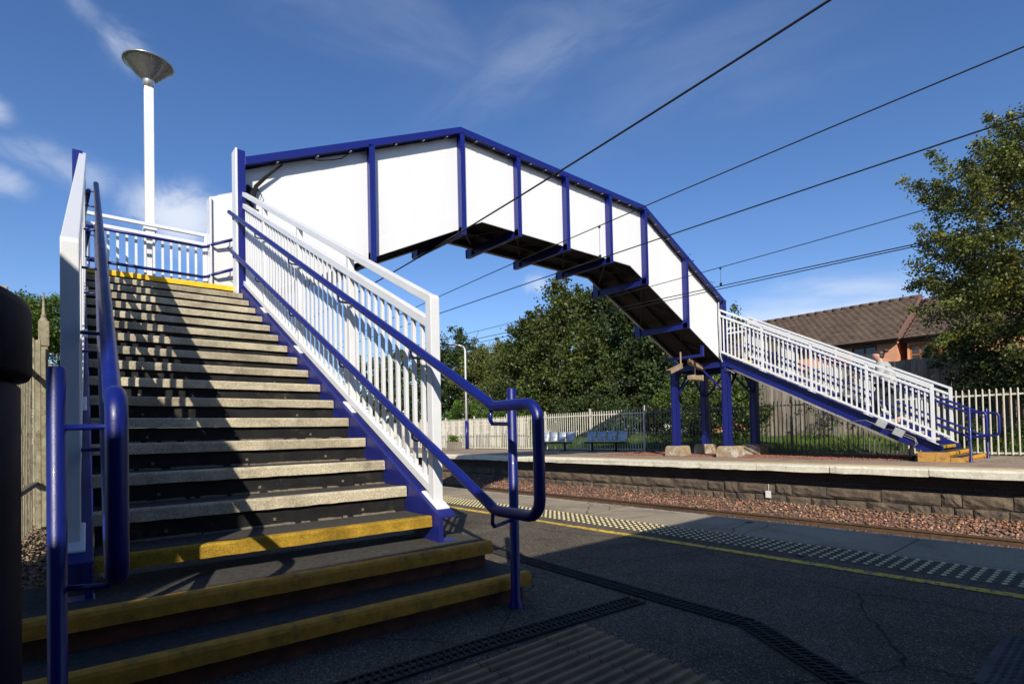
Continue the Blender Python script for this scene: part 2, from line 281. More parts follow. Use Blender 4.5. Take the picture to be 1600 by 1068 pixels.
def rocks(name, pos, size, mats, cols, flat=0.7, **kw):
    """small irregular stones at pos (N,3) with size (N,)"""
    N = len(pos); base = np.array([[x, y, z] for z in (-1, 1) for y in (-1, 1) for x in (-1, 1)], float)
    q = rng.normal(size=(N, 3, 3)); Q, _ = np.linalg.qr(q)
    b = base[None] * rng.uniform(0.55, 1.05, (N, 8, 3)) * rng.uniform([0.6, 0.45, 0.4], [1.1, 0.85, 0.7], (N, 3))[:, None, :]
    v = np.einsum('nij,nkj->nki', Q, b) * size[:, None, None] * 0.5; v[:, :, 2] *= flat
    v += pos[:, None, :]
    f = np.array([(0, 2, 3, 1), (4, 5, 7, 6), (0, 1, 5, 4), (2, 6, 7, 3), (0, 4, 6, 2), (1, 3, 7, 5)])
    F = (f[None] + (np.arange(N) * 8)[:, None, None]).reshape(-1, 4)
    C = np.concatenate([np.repeat(cols, 8, axis=0), np.ones((N * 8, 1))], 1)
    return npmesh(name, v.reshape(-1, 3), F, mats, C, **kw)

# ------------------------------------------------------------------ camera
sc = bpy.context.scene
yaw, pit, rol = R(40.75674161), R(1.13897032), R(-1.23294968)
fw = Vector((math.sin(yaw) * math.cos(pit), math.cos(yaw) * math.cos(pit), math.sin(pit)))
rt = Vector((math.cos(yaw), -math.sin(yaw), 0)); up = rt.cross(fw)
rt2 = rt * math.cos(rol) + up * math.sin(rol); up2 = -rt * math.sin(rol) + up * math.cos(rol)
cam = bpy.data.cameras.new('camera'); co = bpy.data.objects.new('camera', cam); col.objects.link(co)
M = Matrix((rt2, up2, -fw)).transposed().to_4x4(); M.translation = Vector((0, 0, 0.87)); co.matrix_world = M
cam.sensor_width = 36; cam.lens = 852.265 / 1600 * 36; cam.shift_y = (659.07 - 534) / 1600; cam.clip_start = 0.05; cam.clip_end = 3000
sc.camera = co

# ------------------------------------------------------------------ light and sky
SD = Vector((1.04, 1.29, -1.0)).normalized()
sun = bpy.data.lights.new('sun', 'SUN'); sun.energy = 5.0; sun.angle = R(0.5); sun.color = (1.0, 0.935, 0.82)
so = bpy.data.objects.new('sun', sun); col.objects.link(so); so.rotation_euler = SD.to_track_quat('-Z', 'Y').to_euler()
w = bpy.data.worlds.new('World'); sc.world = w; w.use_nodes = True; nt = w.node_tree; L = nt.links.new
bg = nt.nodes['Background']
sky = nd(nt, 'ShaderNodeTexSky'); sky.sky_type = 'NISHITA'; sky.sun_disc = False
sky.sun_elevation = math.asin(-SD.z); sky.sun_rotation = math.atan2(-SD.x, -SD.y)
sky.air_density = 1.0; sky.dust_density = 0.25; sky.ozone_density = 2.0; sky.altitude = 100
tc = nd(nt, 'ShaderNodeTexCoord')
STR = 0.109
sat = nd(nt, 'ShaderNodeHueSaturation'); sat.inputs['Saturation'].default_value = 1.14; sat.inputs['Value'].default_value = 1.0
tint = nd(nt, 'ShaderNodeMix', data_type='RGBA', blend_type='MULTIPLY'); tint.inputs[0].default_value = 1; tint.inputs[7].default_value = (0.98, 1.0, 1.17, 1)
L(sky.outputs[0], tint.inputs[6]); L(tint.outputs[2], sat.inputs['Color'])
total = None
def cloud(c, ax, wid, lng, dens, nscale, stretch=1.0, lo=0.42, hi=0.72):
    """a soft cloud patch round direction c, long axis ax, half sizes lng x wid (radians)"""
    global total
    c = Vector(c).normalized(); ax = Vector(ax); ax = (ax - c * ax.dot(c)).normalized(); bx = c.cross(ax)
    def dotn(v, k):
        d = nd(nt, 'ShaderNodeVectorMath', operation='DOT_PRODUCT'); L(tc.outputs['Generated'], d.inputs[0]); d.inputs[1].default_value = v
        m = nd(nt, 'ShaderNodeMath', operation='MULTIPLY'); L(d.outputs['Value'], m.inputs[0]); m.inputs[1].default_value = k
        return m
    u = dotn(ax, 1 / lng); v = dotn(bx, 1 / wid); cb = nd(nt, 'ShaderNodeCombineXYZ'); L(u.outputs[0], cb.inputs[0]); L(v.outputs[0], cb.inputs[1])
    ln = nd(nt, 'ShaderNodeVectorMath', operation='LENGTH'); L(cb.outputs[0], ln.inputs[0])
    front = nd(nt, 'ShaderNodeVectorMath', operation='DOT_PRODUCT'); L(tc.outputs['Generated'], front.inputs[0]); front.inputs[1].default_value = c
    fr = nd(nt, 'ShaderNodeMath', operation='GREATER_THAN'); L(front.outputs['Value'], fr.inputs[0]); fr.inputs[1].default_value = 0
    us = nd(nt, 'ShaderNodeMath', operation='MULTIPLY'); L(u.outputs[0], us.inputs[0]); us.inputs[1].default_value = lng * nscale / stretch
    vs = nd(nt, 'ShaderNodeMath', operation='MULTIPLY'); L(v.outputs[0], vs.inputs[0]); vs.inputs[1].default_value = wid * nscale
    c2 = nd(nt, 'ShaderNodeCombineXYZ'); L(us.outputs[0], c2.inputs[0]); L(vs.outputs[0], c2.inputs[1]); c2.inputs[2].default_value = c.x * 7
    no = nd(nt, 'ShaderNodeTexNoise', Scale=1.0, Detail=9, Roughness=0.62, Distortion=0.5); L(c2.outputs[0], no.inputs['Vector'])
    # falloff + noise
    fa = nd(nt, 'ShaderNodeMapRange', interpolation_type='SMOOTHSTEP'); fa.inputs[1].default_value = 0.1; fa.inputs[2].default_value = 1.0; fa.inputs[3].default_value = 1; fa.inputs[4].default_value = 0
    L(ln.outputs['Value'], fa.inputs[0])
    su = nd(nt, 'ShaderNodeMath', operation='MULTIPLY_ADD'); L(fa.outputs[0], su.inputs[0]); su.inputs[1].default_value = 0.28; L(no.outputs[0], su.inputs[2])
    mm = nd(nt, 'ShaderNodeMapRange', interpolation_type='SMOOTHSTEP'); mm.inputs[1].default_value = lo + 0.14; mm.inputs[2].default_value = hi + 0.2; L(su.outputs[0], mm.inputs[0])
    p1 = nd(nt, 'ShaderNodeMath', operation='MULTIPLY'); L(mm.outputs[0], p1.inputs[0]); L(fa.outputs[0], p1.inputs[1])
    p2 = nd(nt, 'ShaderNodeMath', operation='MULTIPLY'); L(p1.outputs[0], p2.inputs[0]); p2.inputs[1].default_value = dens
    p3 = nd(nt, 'ShaderNodeMath', operation='MULTIPLY'); L(p2.outputs[0], p3.inputs[0]); L(fr.outputs[0], p3.inputs[1])
    if total is None: total = p3.outputs[0]
    else:
        a = nd(nt, 'ShaderNodeMath', operation='MAXIMUM'); L(total, a.inputs[0]); L(p3.outputs[0], a.inputs[1]); total = a.outputs[0]
cloud((0.083, 0.85, 0.512), (0.08, 0.02, -0.05), 0.045, 0.07, 0.45, 19, 1.4, 0.34, 0.80)
cloud((0.035, 0.845, 0.545), (0.08, 0.02, -0.06), 0.03, 0.06, 0.25, 20, 1.8, 0.34, 0.80)
cloud((0.155, 0.924, 0.330), (1, 0, -0.1), 0.075, 0.105, 0.85, 16, 1.0, 0.24, 0.56)
cloud((0.03, 0.927, 0.365), (1, 0, -0.22), 0.04, 0.14, 0.36, 17, 1.8, 0.30, 0.72)
cloud((-0.045, 0.912, 0.41), (1, 0, -0.5), 0.03, 0.035, 0.45, 20, 1.3, 0.32, 0.75)
cloud((-0.035, 0.93, 0.33), (1, 0, -0.2), 0.035, 0.05, 0.4, 20, 1.3, 0.32, 0.75)
cloud((0.56, 0.605, 0.565), (0.615 - 0.491, 0.495 - 0.709, 0.613 - 0.507), 0.075, 0.30, 0.20, 15, 2.6, 0.26, 0.86)
cloud((0.60, 0.55, 0.60), (0.3, -0.4, 0.1), 0.12, 0.35, 0.13, 12, 2.2, 0.28, 0.86)
cloud((0.35, 0.70, 0.60), (1, -0.3, -0.2), 0.12, 0.35, 0.14, 11, 2.6, 0.30, 0.86)
cloud((0.72, 0.40, 0.50), (0.4, -0.8, 0.1), 0.15, 0.40, 0.10, 9, 3.0, 0.30, 0.86)
cloud((0.915, 0.37, 0.150), (-0.3, 1, 0.0), 0.09, 0.42, 0.85, 8, 2.4, 0.28, 0.62)
cloud((0.93, 0.30, 0.205), (-0.3, 1, 0.10), 0.05, 0.24, 0.5, 11, 2.4, 0.32, 0.72)
cloud((0.667, 0.696, 0.262), (1, -1, 0), 0.03, 0.045, 0.5, 20, 1.2, 0.32, 0.7)
cm = nd(nt, 'ShaderNodeMix', data_type='RGBA'); L(total, cm.inputs[0]); L(sat.outputs[0], cm.inputs[6]); cm.inputs[7].default_value = (0.78 / STR, 0.83 / STR, 0.92 / STR, 1)
L(cm.outputs[2], bg.inputs['Color']); bg.inputs['Strength'].default_value = STR
sc.view_settings.view_transform = 'Standard'; sc.view_settings.look = 'None'; sc.view_settings.exposure = 0.15; sc.view_settings.gamma = 1.0

# ------------------------------------------------------------------ setting: ground, platforms, track bed
mb = MB(); mb.box(13.6, 1500, -1500, 1500, -1.5, -0.02); mb.box(-1500, -3.2, -1500, 1500, -1.5, -0.2)
mb.box(-3.2, 13.6, 60, 1500, -1.5, -1.2); mb.box(-3.2, 13.6, -1500, -40, -1.5, -1.2)
tag(mb.build('ground', land_m), kind='structure')
mb = MB(); mb.box(0.24, 4.14, -40, 60, -1.2, G, 0)
tag(mb.build('near_platform', [asphalt]), kind='structure')
mb = MB(); mb.box(-3.2, 0.24, -40, 60, -1.2, G - 0.01); tag(mb.build('gravel_verge_ground', soil_m), kind='structure')
mb = MB(); mb.box(4.14, 4.425, -40, 60, -1.2, G, 0); tag(mb.build('platform_strip', [asphalt]), kind='structure')
# yellow safety line, slightly wavering edges
vs = []; fs = []
ys = np.arange(-6, 40, 0.25)
for i, y in enumerate(ys):
    a = 4.155 + 0.006 * math.sin(y * 3.1) + 0.004 * math.sin(y * 8.7); b = 4.248 + 0.006 * math.sin(y * 2.3 + 1)
    vs += [(a, y, G + 0.004), (b, y, G + 0.004)]
    if i: k = 2 * i; fs.append((k - 2, k - 1, k + 1, k))
tag(MB().add(vs, fs).build('safety_line', line_m), kind='structure')
# tactile blister paving
mb = MB(); mb.box(4.425, 4.87, -40, 60, -1.2, G + 0.002, 0)
for r in range(6):
    for j in range(330):
        x = 4.462 + r * 0.0745; y = -1.2 + j * 0.0745 + (0.0 if r % 2 else 0.0)
        n = 8 if y < 6 else 6; vs = []
        for (rr, z) in ((0.0165, 0.002), (0.0145, 0.007), (0.009, 0.009)):
            vs += [(x + rr * math.cos(2 * math.pi * k / n), y + rr * math.sin(2 * math.pi * k / n), G + z) for k in range(n)]
        mb.add(vs, [(k, (k + 1) % n, (k + 1) % n + n, k + n) for k in range(n)] + [(n + k, n + (k + 1) % n, (k + 1) % n + 2 * n, k + 2 * n) for k in range(n)] + [tuple(2 * n + k for k in range(n))], 1)
for y in np.arange(-1.2, 24, 0.447): mb.box(4.425, 4.87, y - 0.036, y - 0.032, G + 0.0015, G + 0.0028, 2)
tag(mb.build('tactile_paving', [tact_m, blister_m, riser_m]), kind='structure')
# coping slabs of the near platform
mb = MB(); y = -6.3
while y < 45:
    ln = 1.52 if y < 12 else 3.0
    mb.box(4.87, 5.745, y + 0.006, y + ln - 0.006, -0.30, G + 0.003 + random.uniform(-0.002, 0.002), 0)
    mb.box(5.745, 5.80, y + 0.008, y + ln - 0.008, -0.30, G + 0.001, 1); y += ln
mb.box(4.88, 5.70, -40, 60, -1.2, -0.29, 2)
tag(mb.build('platform_coping', [coping_near, edge_m, brick_dk], bevel=0.004), kind='structure')
# track bed
mb = MB(); n = 60
def bed(x): 
    if x < 12.15: return -1.19
    return -1.19 + (x - 12.15) / 1.3 * 0.27
vs = []; xs = [5.6, 7.0, 9.0, 10.2, 11.4, 12.15, 12.6, 13.0, 13.5]
for i, yy in enumerate((-60, 90)): vs += [(x, yy, bed(x)) for x in xs]
mb.add(vs, [(k, k + 1, k + 1 + len(xs), k + len(xs)) for k in range(len(xs) - 1)])
tag(mb.build('track_bed', earth_m), kind='structure')
def colr(n, base=(1, 1, 1), v=0.35, hue=0.12):
    k = rng.uniform(1 - v, 1 + v, (n, 1)); c = np.array(base)[None] * k * rng.uniform(1 - hue, 1 + hue, (n, 3)); return c
N = 21000
yy = 0.2 + 27 * rng.random(N) ** 1.6; xx = rng.uniform(11.2, 13.40, N)
zz = np.array([bed(x) for x in xx]) + rng.uniform(-0.015, 0.035, N)
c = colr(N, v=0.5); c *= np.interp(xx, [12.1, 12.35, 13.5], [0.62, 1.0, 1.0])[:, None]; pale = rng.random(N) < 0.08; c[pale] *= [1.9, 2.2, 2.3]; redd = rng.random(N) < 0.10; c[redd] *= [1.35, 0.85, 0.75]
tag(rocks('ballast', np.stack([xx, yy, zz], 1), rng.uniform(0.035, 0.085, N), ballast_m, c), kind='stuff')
# rails
for X0 in (7.28, 8.72, 10.57, 12.0):
    mb = MB(); prof = [(-0.07, -0.16), (0.07, -0.16), (0.07, -0.148), (0.012, -0.12), (0.012, -0.045), (0.035, -0.03), (0.035, -0.004), (0.028, 0), (-0.028, 0), (-0.035, -0.004), (-0.035, -0.03), (-0.012, -0.045), (-0.012, -0.12), (-0.07, -0.148)]
    mb.prism([(X0 + a, -1.035 + b) for a, b in prof], 'y', -50, 80)
    mb.add([(X0 - 0.027, -50, -1.034), (X0 + 0.027, -50, -1.034), (X0 + 0.027, 80, -1.034), (X0 - 0.027, 80, -1.034)], [(0, 1, 2, 3)], 1)
    o = mb.build('rail', [rust_m, rust_top])
    nm = {7.28: 'rusty rail hidden below the near platform edge, nearest of the four', 8.72: 'second rusty rail from the near platform edge', 10.57: 'third rusty rail from the near platform edge', 12.0: 'rusty rail in plain view beside the red ballast and stone wall'}[X0]
    tag(o, nm, 'rail', 'rails between the platforms')
    if X0 == 12.0:
        cl = MB()
        cl.tube([(X0 - 0.09, 0.0, -1.18), (X0 - 0.10, 0.0, -1.15), (X0 - 0.06, 0.02, -1.14), (X0 - 0.05, 0.06, -1.15), (X0 - 0.09, 0.08, -1.145), (X0 - 0.12, 0.07, -1.17)], 0.01, 6)
        cl.box(X0 - 0.14, X0 - 0.02, -0.03, 0.11, -1.19, -1.17)
        first = None
        for k in range(24):
            yk = 0.45 + 0.65 * k
            if first is None: first = cl.build('rail_clip', rust_m, o); first.location.y = yk
            else:
                d = dup(first, o); d.location.y = yk

# far platform
mb = MB(); mb.box(13.5, 60, -40, 90, -1.2, 0.0, 0)
tag(mb.build('far_platform', paver_m), kind='structure')
mb = MB(); y = -6.0
while y < 60:
    ln = random.uniform(1.3, 2.3); z = random.uniform(-0.006, 0.008); x0 = 13.05 + random.uniform(-0.012, 0.012)
    # one worn slab: several cross-sections with slightly ragged edge
    k = 7; vs = []
    for i in range(k):
        yi = y + 0.008 + (ln - 0.016) * i / (k - 1); j = random.uniform(-0.008, 0.008); jz = random.uniform(-0.006, 0.004)
        e = 0.02 if i in (0, k - 1) else 0
        vs += [(x0 + j + e, yi, -0.155 + random.uniform(-0.01, 0.01)), (x0 + j + e * 0.5, yi, -0.035 + jz), (x0 + 0.03 + j, yi, z + 0.002), (13.52, yi, z + 0.004), (13.52, yi, -0.155)]
    fs = [tuple(range(5)), tuple(range((k - 1) * 5, k * 5))[::-1]]
    for i in range(k - 1):
        for q in range(5): a = i * 5 + q; b = i * 5 + (q + 1) % 5; fs.append((a, a + 5, b + 5, b))
    mb.add(vs, fs); y += ln
tag(mb.build('far_platform_coping', cop_far), kind='structure')
mb = MB(); mb.box(13.46, 13.6, -40, 90, -1.3, -0.156); 
for k, (xa, z0, z1) in enumerate(((13.36, -0.24, -0.155), (13.41, -0.33, -0.24))): mb.box(xa, 13.46, -40, 90, z0, z1)
tag(mb.build('platform_wall', wallbrick), kind='structure')
# stone blocks in two courses, rough faces
mb = MB()
def stone(y0, y1, z0, z1):
    nu, nv = 7, 5; vs = []; xf = 13.36 + random.uniform(-0.02, 0.02)
    for i in range(nu):
        for j in range(nv):
            u = i / (nu - 1); v = j / (nv - 1); edge = min(u, 1 - u) * (y1 - y0) < 0.03 or min(v, 1 - v) < 0.1
            d = 0.03 if edge else random.uniform(-0.016, 0.008)
            vs.append((xf + d, y0 + (y1 - y0) * u + random.uniform(-.006, .006), z0 + (z1 - z0) * v + random.uniform(-.006, .006)))
    fs = [(i * nv + j, (i + 1) * nv + j, (i + 1) * nv + j + 1, i * nv + j + 1) for i in range(nu - 1) for j in range(nv - 1)]
    o = len(vs); vs += [(13.5, y0, z0), (13.5, y1, z0), (13.5, y1, z1), (13.5, y0, z1)]
    c0, c1, c2, c3 = 0, (nu - 1) * nv, nu * nv - 1, nv - 1
    fs += [(c0, o, o + 1, c1), (c1, o + 1, o + 2, c2), (c2, o + 2, o + 3, c3), (c3, o + 3, o, c0)]
    mb.add(vs, fs)
for z0, z1, lo, hi in ((-0.745, -0.50, 0.32, 1.05), (-1.0, -0.765, 0.3, 0.8)):
    y = -3.0
    while y < 45:
        ln = random.uniform(lo, hi); stone(y + 0.008, y + ln - 0.008, z0 + random.uniform(-.01, .01), z1 + random.uniform(-0.012, 0.012)); y += ln
mb.box(13.43, 13.47, -40, 90, -1.3, -0.50)
tag(mb.build('stone_wall', stone_m, fix=True), 'weathered brown sandstone block wall below the far platform edge', 'wall')
mb = MB(); mb.box(13.31, 13.325, 5.94, 6.07, -0.83, -0.66); mb.tube([(13.33, 6.0, -0.66), (13.33, 6.0, -0.5)], 0.006, 6)
tag(mb.build('marker_plate', white_g, bevel=0.004), 'small white marker plate fixed low on the stone platform wall', 'plate')
mb = MB(); mb.box(13.73, 13.80, -10, 60, 0.0, 0.004); tag(mb.build('far_safety_line', yellow_clean), kind='structure')
# ribbed paving at the foot of the far stairs and red gravel round the plinths
mb = MB()
for k in range(24): mb.box(15.9, 18.7, 0.2 + k * 0.095, 0.2 + k * 0.095 + 0.055, 0.0, 0.012)
mb.box(15.9, 18.7, 0.1, 2.48, 0.0, 0.005); tag(mb.build('ribbed_paving', coping_near), kind='structure')
mb = MB(); mb.box(15.6, 18.9, 3.9, 13.2, 0.0, 0.012); tag(mb.build('gravel_bed', redgravel_m), kind='structure')
N = 5200; yy = rng.uniform(3.9, 13.1, N); xx = 15.62 + 3.2 * rng.random(N) ** 1.3
white_attr_needed = []
tag(rocks('gravel', np.stack([xx + 0.08 * np.sin(yy * 3), yy, np.full(N, 0.015)], 1), rng.uniform(0.03, 0.06, N), ballast_m, colr(N, (1.15, 0.85, 0.8))), kind='stuff')
# grassy bank beyond the far fence
vs = []; fs = []; X = [19.15, 19.8, 20.6, 21.4, 24, 30]; Y = np.arange(-8, 60, 1.0)
for i, y in enumerate(Y):
    for j, x in enumerate(X):
        h = [0.0, 0.12, 0.35, 0.55, 0.65, 0.6][j] + (0.05 * math.sin(y * 1.3 + j) if j else 0.005); vs.append((x, y, h))
for i in range(len(Y) - 1):
    for j in range(len(X) - 1): a = i * len(X) + j; fs.append((a, a + 1, a + 1 + len(X), a + len(X)))
mb = MB().add(vs, fs, 0, True); tag(mb.build('grass_bank', grass_m), kind='structure')
def bankz(x): return float(np.interp(x, X, [0.0, 0.12, 0.35, 0.55, 0.65, 0.6]))
N = 26000; bx = rng.uniform(19.2, 21.6, N); by = -3 + 30 * rng.random(N); bz = np.interp(bx, X, [0.0, 0.12, 0.35, 0.55, 0.65, 0.6])
h = rng.uniform(0.06, 0.24, N) * (0.7 + 0.6 * np.sin(by * 1.7) ** 2); a = rng.uniform(0, 2 * math.pi, N); wd = rng.uniform(0.006, 0.014, N)
ln = rng.normal(0, 0.06, (N, 2))
p0 = np.stack([bx - wd * np.cos(a), by - wd * np.sin(a), bz - 0.03], 1); p1 = np.stack([bx + wd * np.cos(a), by + wd * np.sin(a), bz - 0.03], 1)
p2 = np.stack([bx + ln[:, 0], by + ln[:, 1], bz + h], 1)
V = np.stack([p0, p1, p2], 1).reshape(-1, 3); F = np.arange(N * 3).reshape(-1, 3)
cc = colr(N, (1.1, 1.1, 0.8), 0.4); tag(npmesh('grass', V, F, blade_m, np.concatenate([np.repeat(cc, 3, 0), np.ones((N * 3, 1))], 1)), kind='stuff')
# gravel left of the near stairs
N = 7000; yy = 3.0 + 8 * rng.random(N); xx = rng.uniform(-0.9, 0.35, N)
tag(rocks('verge_gravel', np.stack([xx, yy, np.full(N, G + 0.004)], 1), rng.uniform(0.02, 0.05, N), gravel_m, colr(N, (1, 1, 1), 0.5)), kind='stuff')

N = 90; ag = rng.uniform(0, 2 * math.pi, N); rr_ = rng.random(N) ** 0.7 * 0.22
tag(rocks('grit', np.stack([2.32 + rr_ * np.cos(ag) * 1.2, 2.30 + rr_ * np.sin(ag), np.full(N, G + 0.003)], 1), rng.uniform(0.004, 0.014, N), gravel_m, colr(N, (1.5, 1.5, 1.5), 0.4)), kind='stuff')
# drains, corduroy paving, metal cover on the near platform
drain_m = mat('cast_iron_grate', (0.05, 0.047, 0.043), (0.035, 0.033, 0.03), 12, 0.8, spec=0.1)
def grate(path_pts, label, w=0.13):
    mb = MB()
    for (p, q) in zip(path_pts[:-1], path_pts[1:]):
        p = Vector((*p, 0)); q = Vector((*q, 0)); d = (q - p).normalized(); s = Vector((-d.y, d.x, 0)); ln = (q - p).length
        def P(u, v, z): return p + d * u + s * v + Vector((0, 0, z))
        def slab(u0, u1, v0, v1, z0, z1, mi=0):
            vs = [P(u, v, z) for z in (z0, z1) for v in (v0, v1) for u in (u0, u1)]
            mb.add(vs, [(0, 2, 3, 1), (4, 5, 7, 6), (0, 1, 5, 4), (2, 6, 7, 3), (0, 4, 6, 2), (1, 3, 7, 5)], mi)
        slab(0, ln, -w / 2 + 0.01, w / 2 - 0.01, G + 0.001, G + 0.004, 1)
        for v in (-w / 2, -0.006, w / 2 - 0.012): slab(0, ln, v, v + 0.012, G + 0.001, G + 0.012)
        u = 0.0
        while u < ln - 0.03:
            sk = 0.012
            for v0, v1 in ((-w / 2 + 0.012, -0.006), (0.006, w / 2 - 0.012)):
                vs = [P(u + (sk if v == v1 else 0) + e, v, z) for z in (G + 0.003, G + 0.011) for v in (v0, v1) for e in (0, 0.014)]
                mb.add(vs, [(0, 2, 3, 1), (4, 5, 7, 6), (0, 1, 5, 4), (2, 6, 7, 3), (0, 4, 6, 2), (1, 3, 7, 5)])
            u += 0.034
    return tag(mb.build('drain_grate', [drain_m, black_m]), label, 'drain', 'slotted drains in the near platform')
grate([(0.3, 2.10), (1.6, 2.04), (2.62, 1.96)], 'slotted drain grate running along the foot of the yellow steps')
grate([(2.90, 3.9), (2.74, 1.98), (2.70, 1.34), (2.28, 0.70)], 'slotted drain grate bending away from the blue handrail post')
mb = MB()
mb.add([(1.02, 1.90, G + 0.002), (2.10, 1.92, G + 0.002), (1.93, 0.75, G + 0.002), (1.02, 0.75, G + 0.002)], [(0, 1, 2, 3)])
for k in range(18):
    y = 1.875 - k * 0.064; xr = 2.085 - (1.9 - y) * 0.13
    for x0, x1 in ((1.03, 1.40), (1.405, 1.80), (1.805, xr)):
        mb.prism([(y - 0.018, G), (y + 0.018, G), (y + 0.010, G + 0.018), (y - 0.010, G + 0.018)], 'x', x0, x1)
cord = mat('brown_corduroy_slab', (0.34, 0.215, 0.11), (0.22, 0.14, 0.075), 7, 0.85, 0.5, 90)
tag(mb.build('corduroy_paving', cord, bevel=0.003), kind='structure')
mb = MB(); mb.box(2.68, 3.4, -0.3, 0.46, G + 0.001, G + 0.006)
for i in range(26):
    for j in range(26):
        x = 2.70 + i * 0.027; y = -0.28 + j * 0.028; an = R(45) if (i + j) % 2 else R(-45)
        d = Vector((math.cos(an), math.sin(an), 0)) * 0.009
        mb.bar(Vector((x, y, G + 0.007)) - d, Vector((x, y, G + 0.007)) + d, 0.004, 0.003)
plate_m = mat('chequer_plate', (0.10, 0.10, 0.10), (0.06, 0.06, 0.06), 7, 0.6, metal=0.3, spec=0.1)
tag(mb.build('access_cover', plate_m), 'grey chequer plate access cover set in the platform asphalt', 'cover')

# ------------------------------------------------------------------ staircase
RISE = 0.168; TOP = 3.04; WID = 1.71
def rail_parts(par, a, go, nb, side, zoff=0):
    """one balustrade in plane a, b from 0.15 down; side=+1 right / -1 left"""
    sl = RISE / go; bn = -16 * go + 0.10; bt = 0.16
    def P(b, h): return (a, b, TOP + sl * b + h)
    mb = MB()
    for h, hh in ((1.372, 0.062), (1.205, 0.068), (0.105, 0.062)):
        mb.bar(P(bt, h), P(bn, h), 0.068 if h > 1.3 else 0.06, hh * 1.0, (0, 0, 1), plumb=True)
    posts = [bt - 0.03] + [bn * k / 4 + 0.16 * (4 - k) / 4 for k in (1, 2, 3)]
    for b in posts[0:]:
        z = TOP + sl * b
        mb.prism([(b - 0.03, z + 0.04), (b + 0.03, z + 0.04 + sl * 0.06), (b + 0.03, z + 1.37), (b - 0.03, z + 1.37 - sl * 0.06)], 'x', a - 0.027, a + 0.027)
    zb = TOP + sl * bn
    mb.prism([(bn - 0.05, zb + 0.02), (bn + 0.02, zb + 0.05), (bn + 0.02, zb + 1.413), (bn - 0.02, zb + 1.398), (bn - 0.042, zb + 1.385), (bn - 0.05, zb + 1.365)], 'x', a - 0.0345, a + 0.0345)
    for b in posts[1:] + [bn]:   # foot plates along the string flange
        mb.bar(P(b - 0.11, 0.046), P(b + 0.09, 0.046), 0.10, 0.012, (0, 0, 1), plumb=True)
    bal = mb.build('balustrade', white_g, par, bevel=0.005)
    marks = sorted(posts + [bn]); first = None
    for lo, hi in zip(marks[:-1], marks[1:]):
        n = 10; 
        for k in range(1, n + 1):
            b = lo + (hi - lo) * k / (n + 1); z = TOP + sl * b
            if first is None:
                m2 = MB(); m2.prism([(-0.017, 0.13), (0.017, 0.13), (0.017, 1.18), (-0.017, 1.18)], 'x', -0.012, 0.012)
                first = m2.build('baluster', white_g, bal, bevel=0.002, seg=1); q = first
            else: q = dup(first, bal)
            q.location = (a, b, z)
    return posts, bn
def handrail(par, a, go, side, pa, bend=-0.76, brackets=(), ext=0.35):
    if go < 0.33: bend, ext = -0.53, 0.31
    """looped tube handrail on one side; a = plane, pa = post plane, side=+1: balustrade lies at +a"""
    sl = RISE / go; bb = -16 * go + bend; r = 0.0285; be = bb - ext
    hu = 1.035; hl = 0.49
    def S(b, h): return (a, b, TOP + sl * b + h)
    zu = TOP + sl * bb + hu; zl = TOP + sl * bb + hl
    pts = [S(0.20, hu), S(-1, hu), S(-2.5, hu), S(bb + 0.06, hu), S(bb + 0.02, hu - 0.004), (a, bb - 0.03, zu), ]
    rr = 0.085
    pts += [(a, be + rr, zu)] + [(a, be + rr - rr * math.sin(t), zu - rr + rr * math.cos(t)) for t in (R(22), R(45), R(67), R(90))]
    pts += [(a, be + rr - rr * math.cos(t), zl + rr - rr * math.sin(t)) for t in (0, R(22), R(45), R(67), R(90))]
    pts += [(a, bb - 0.03, zl), S(bb + 0.02, hl - 0.004), S(bb + 0.06, hl), S(-2.5, hl), S(-1, hl), S(0.20, hl)]
    o = MB().tube(pts, r, 18).build('handrail', blue_rail, par)
    for b in brackets:
        for h in (hu, hl):
            z = TOP + sl * b + h; m = MB()
            e = side * 0.105
            m.tube([(a, b, z - 0.02), (a, b, z - 0.065), (a + side * 0.02, b, z - 0.082), (a + e, b, z - 0.082)], 0.009, 8); m.tube([(a, b, z - 0.024), (a, b, z - 0.032)], 0.014, 8)
            m.build('bracket', blue_rail, o)
    zb = None
    return o, bb, zu, zl
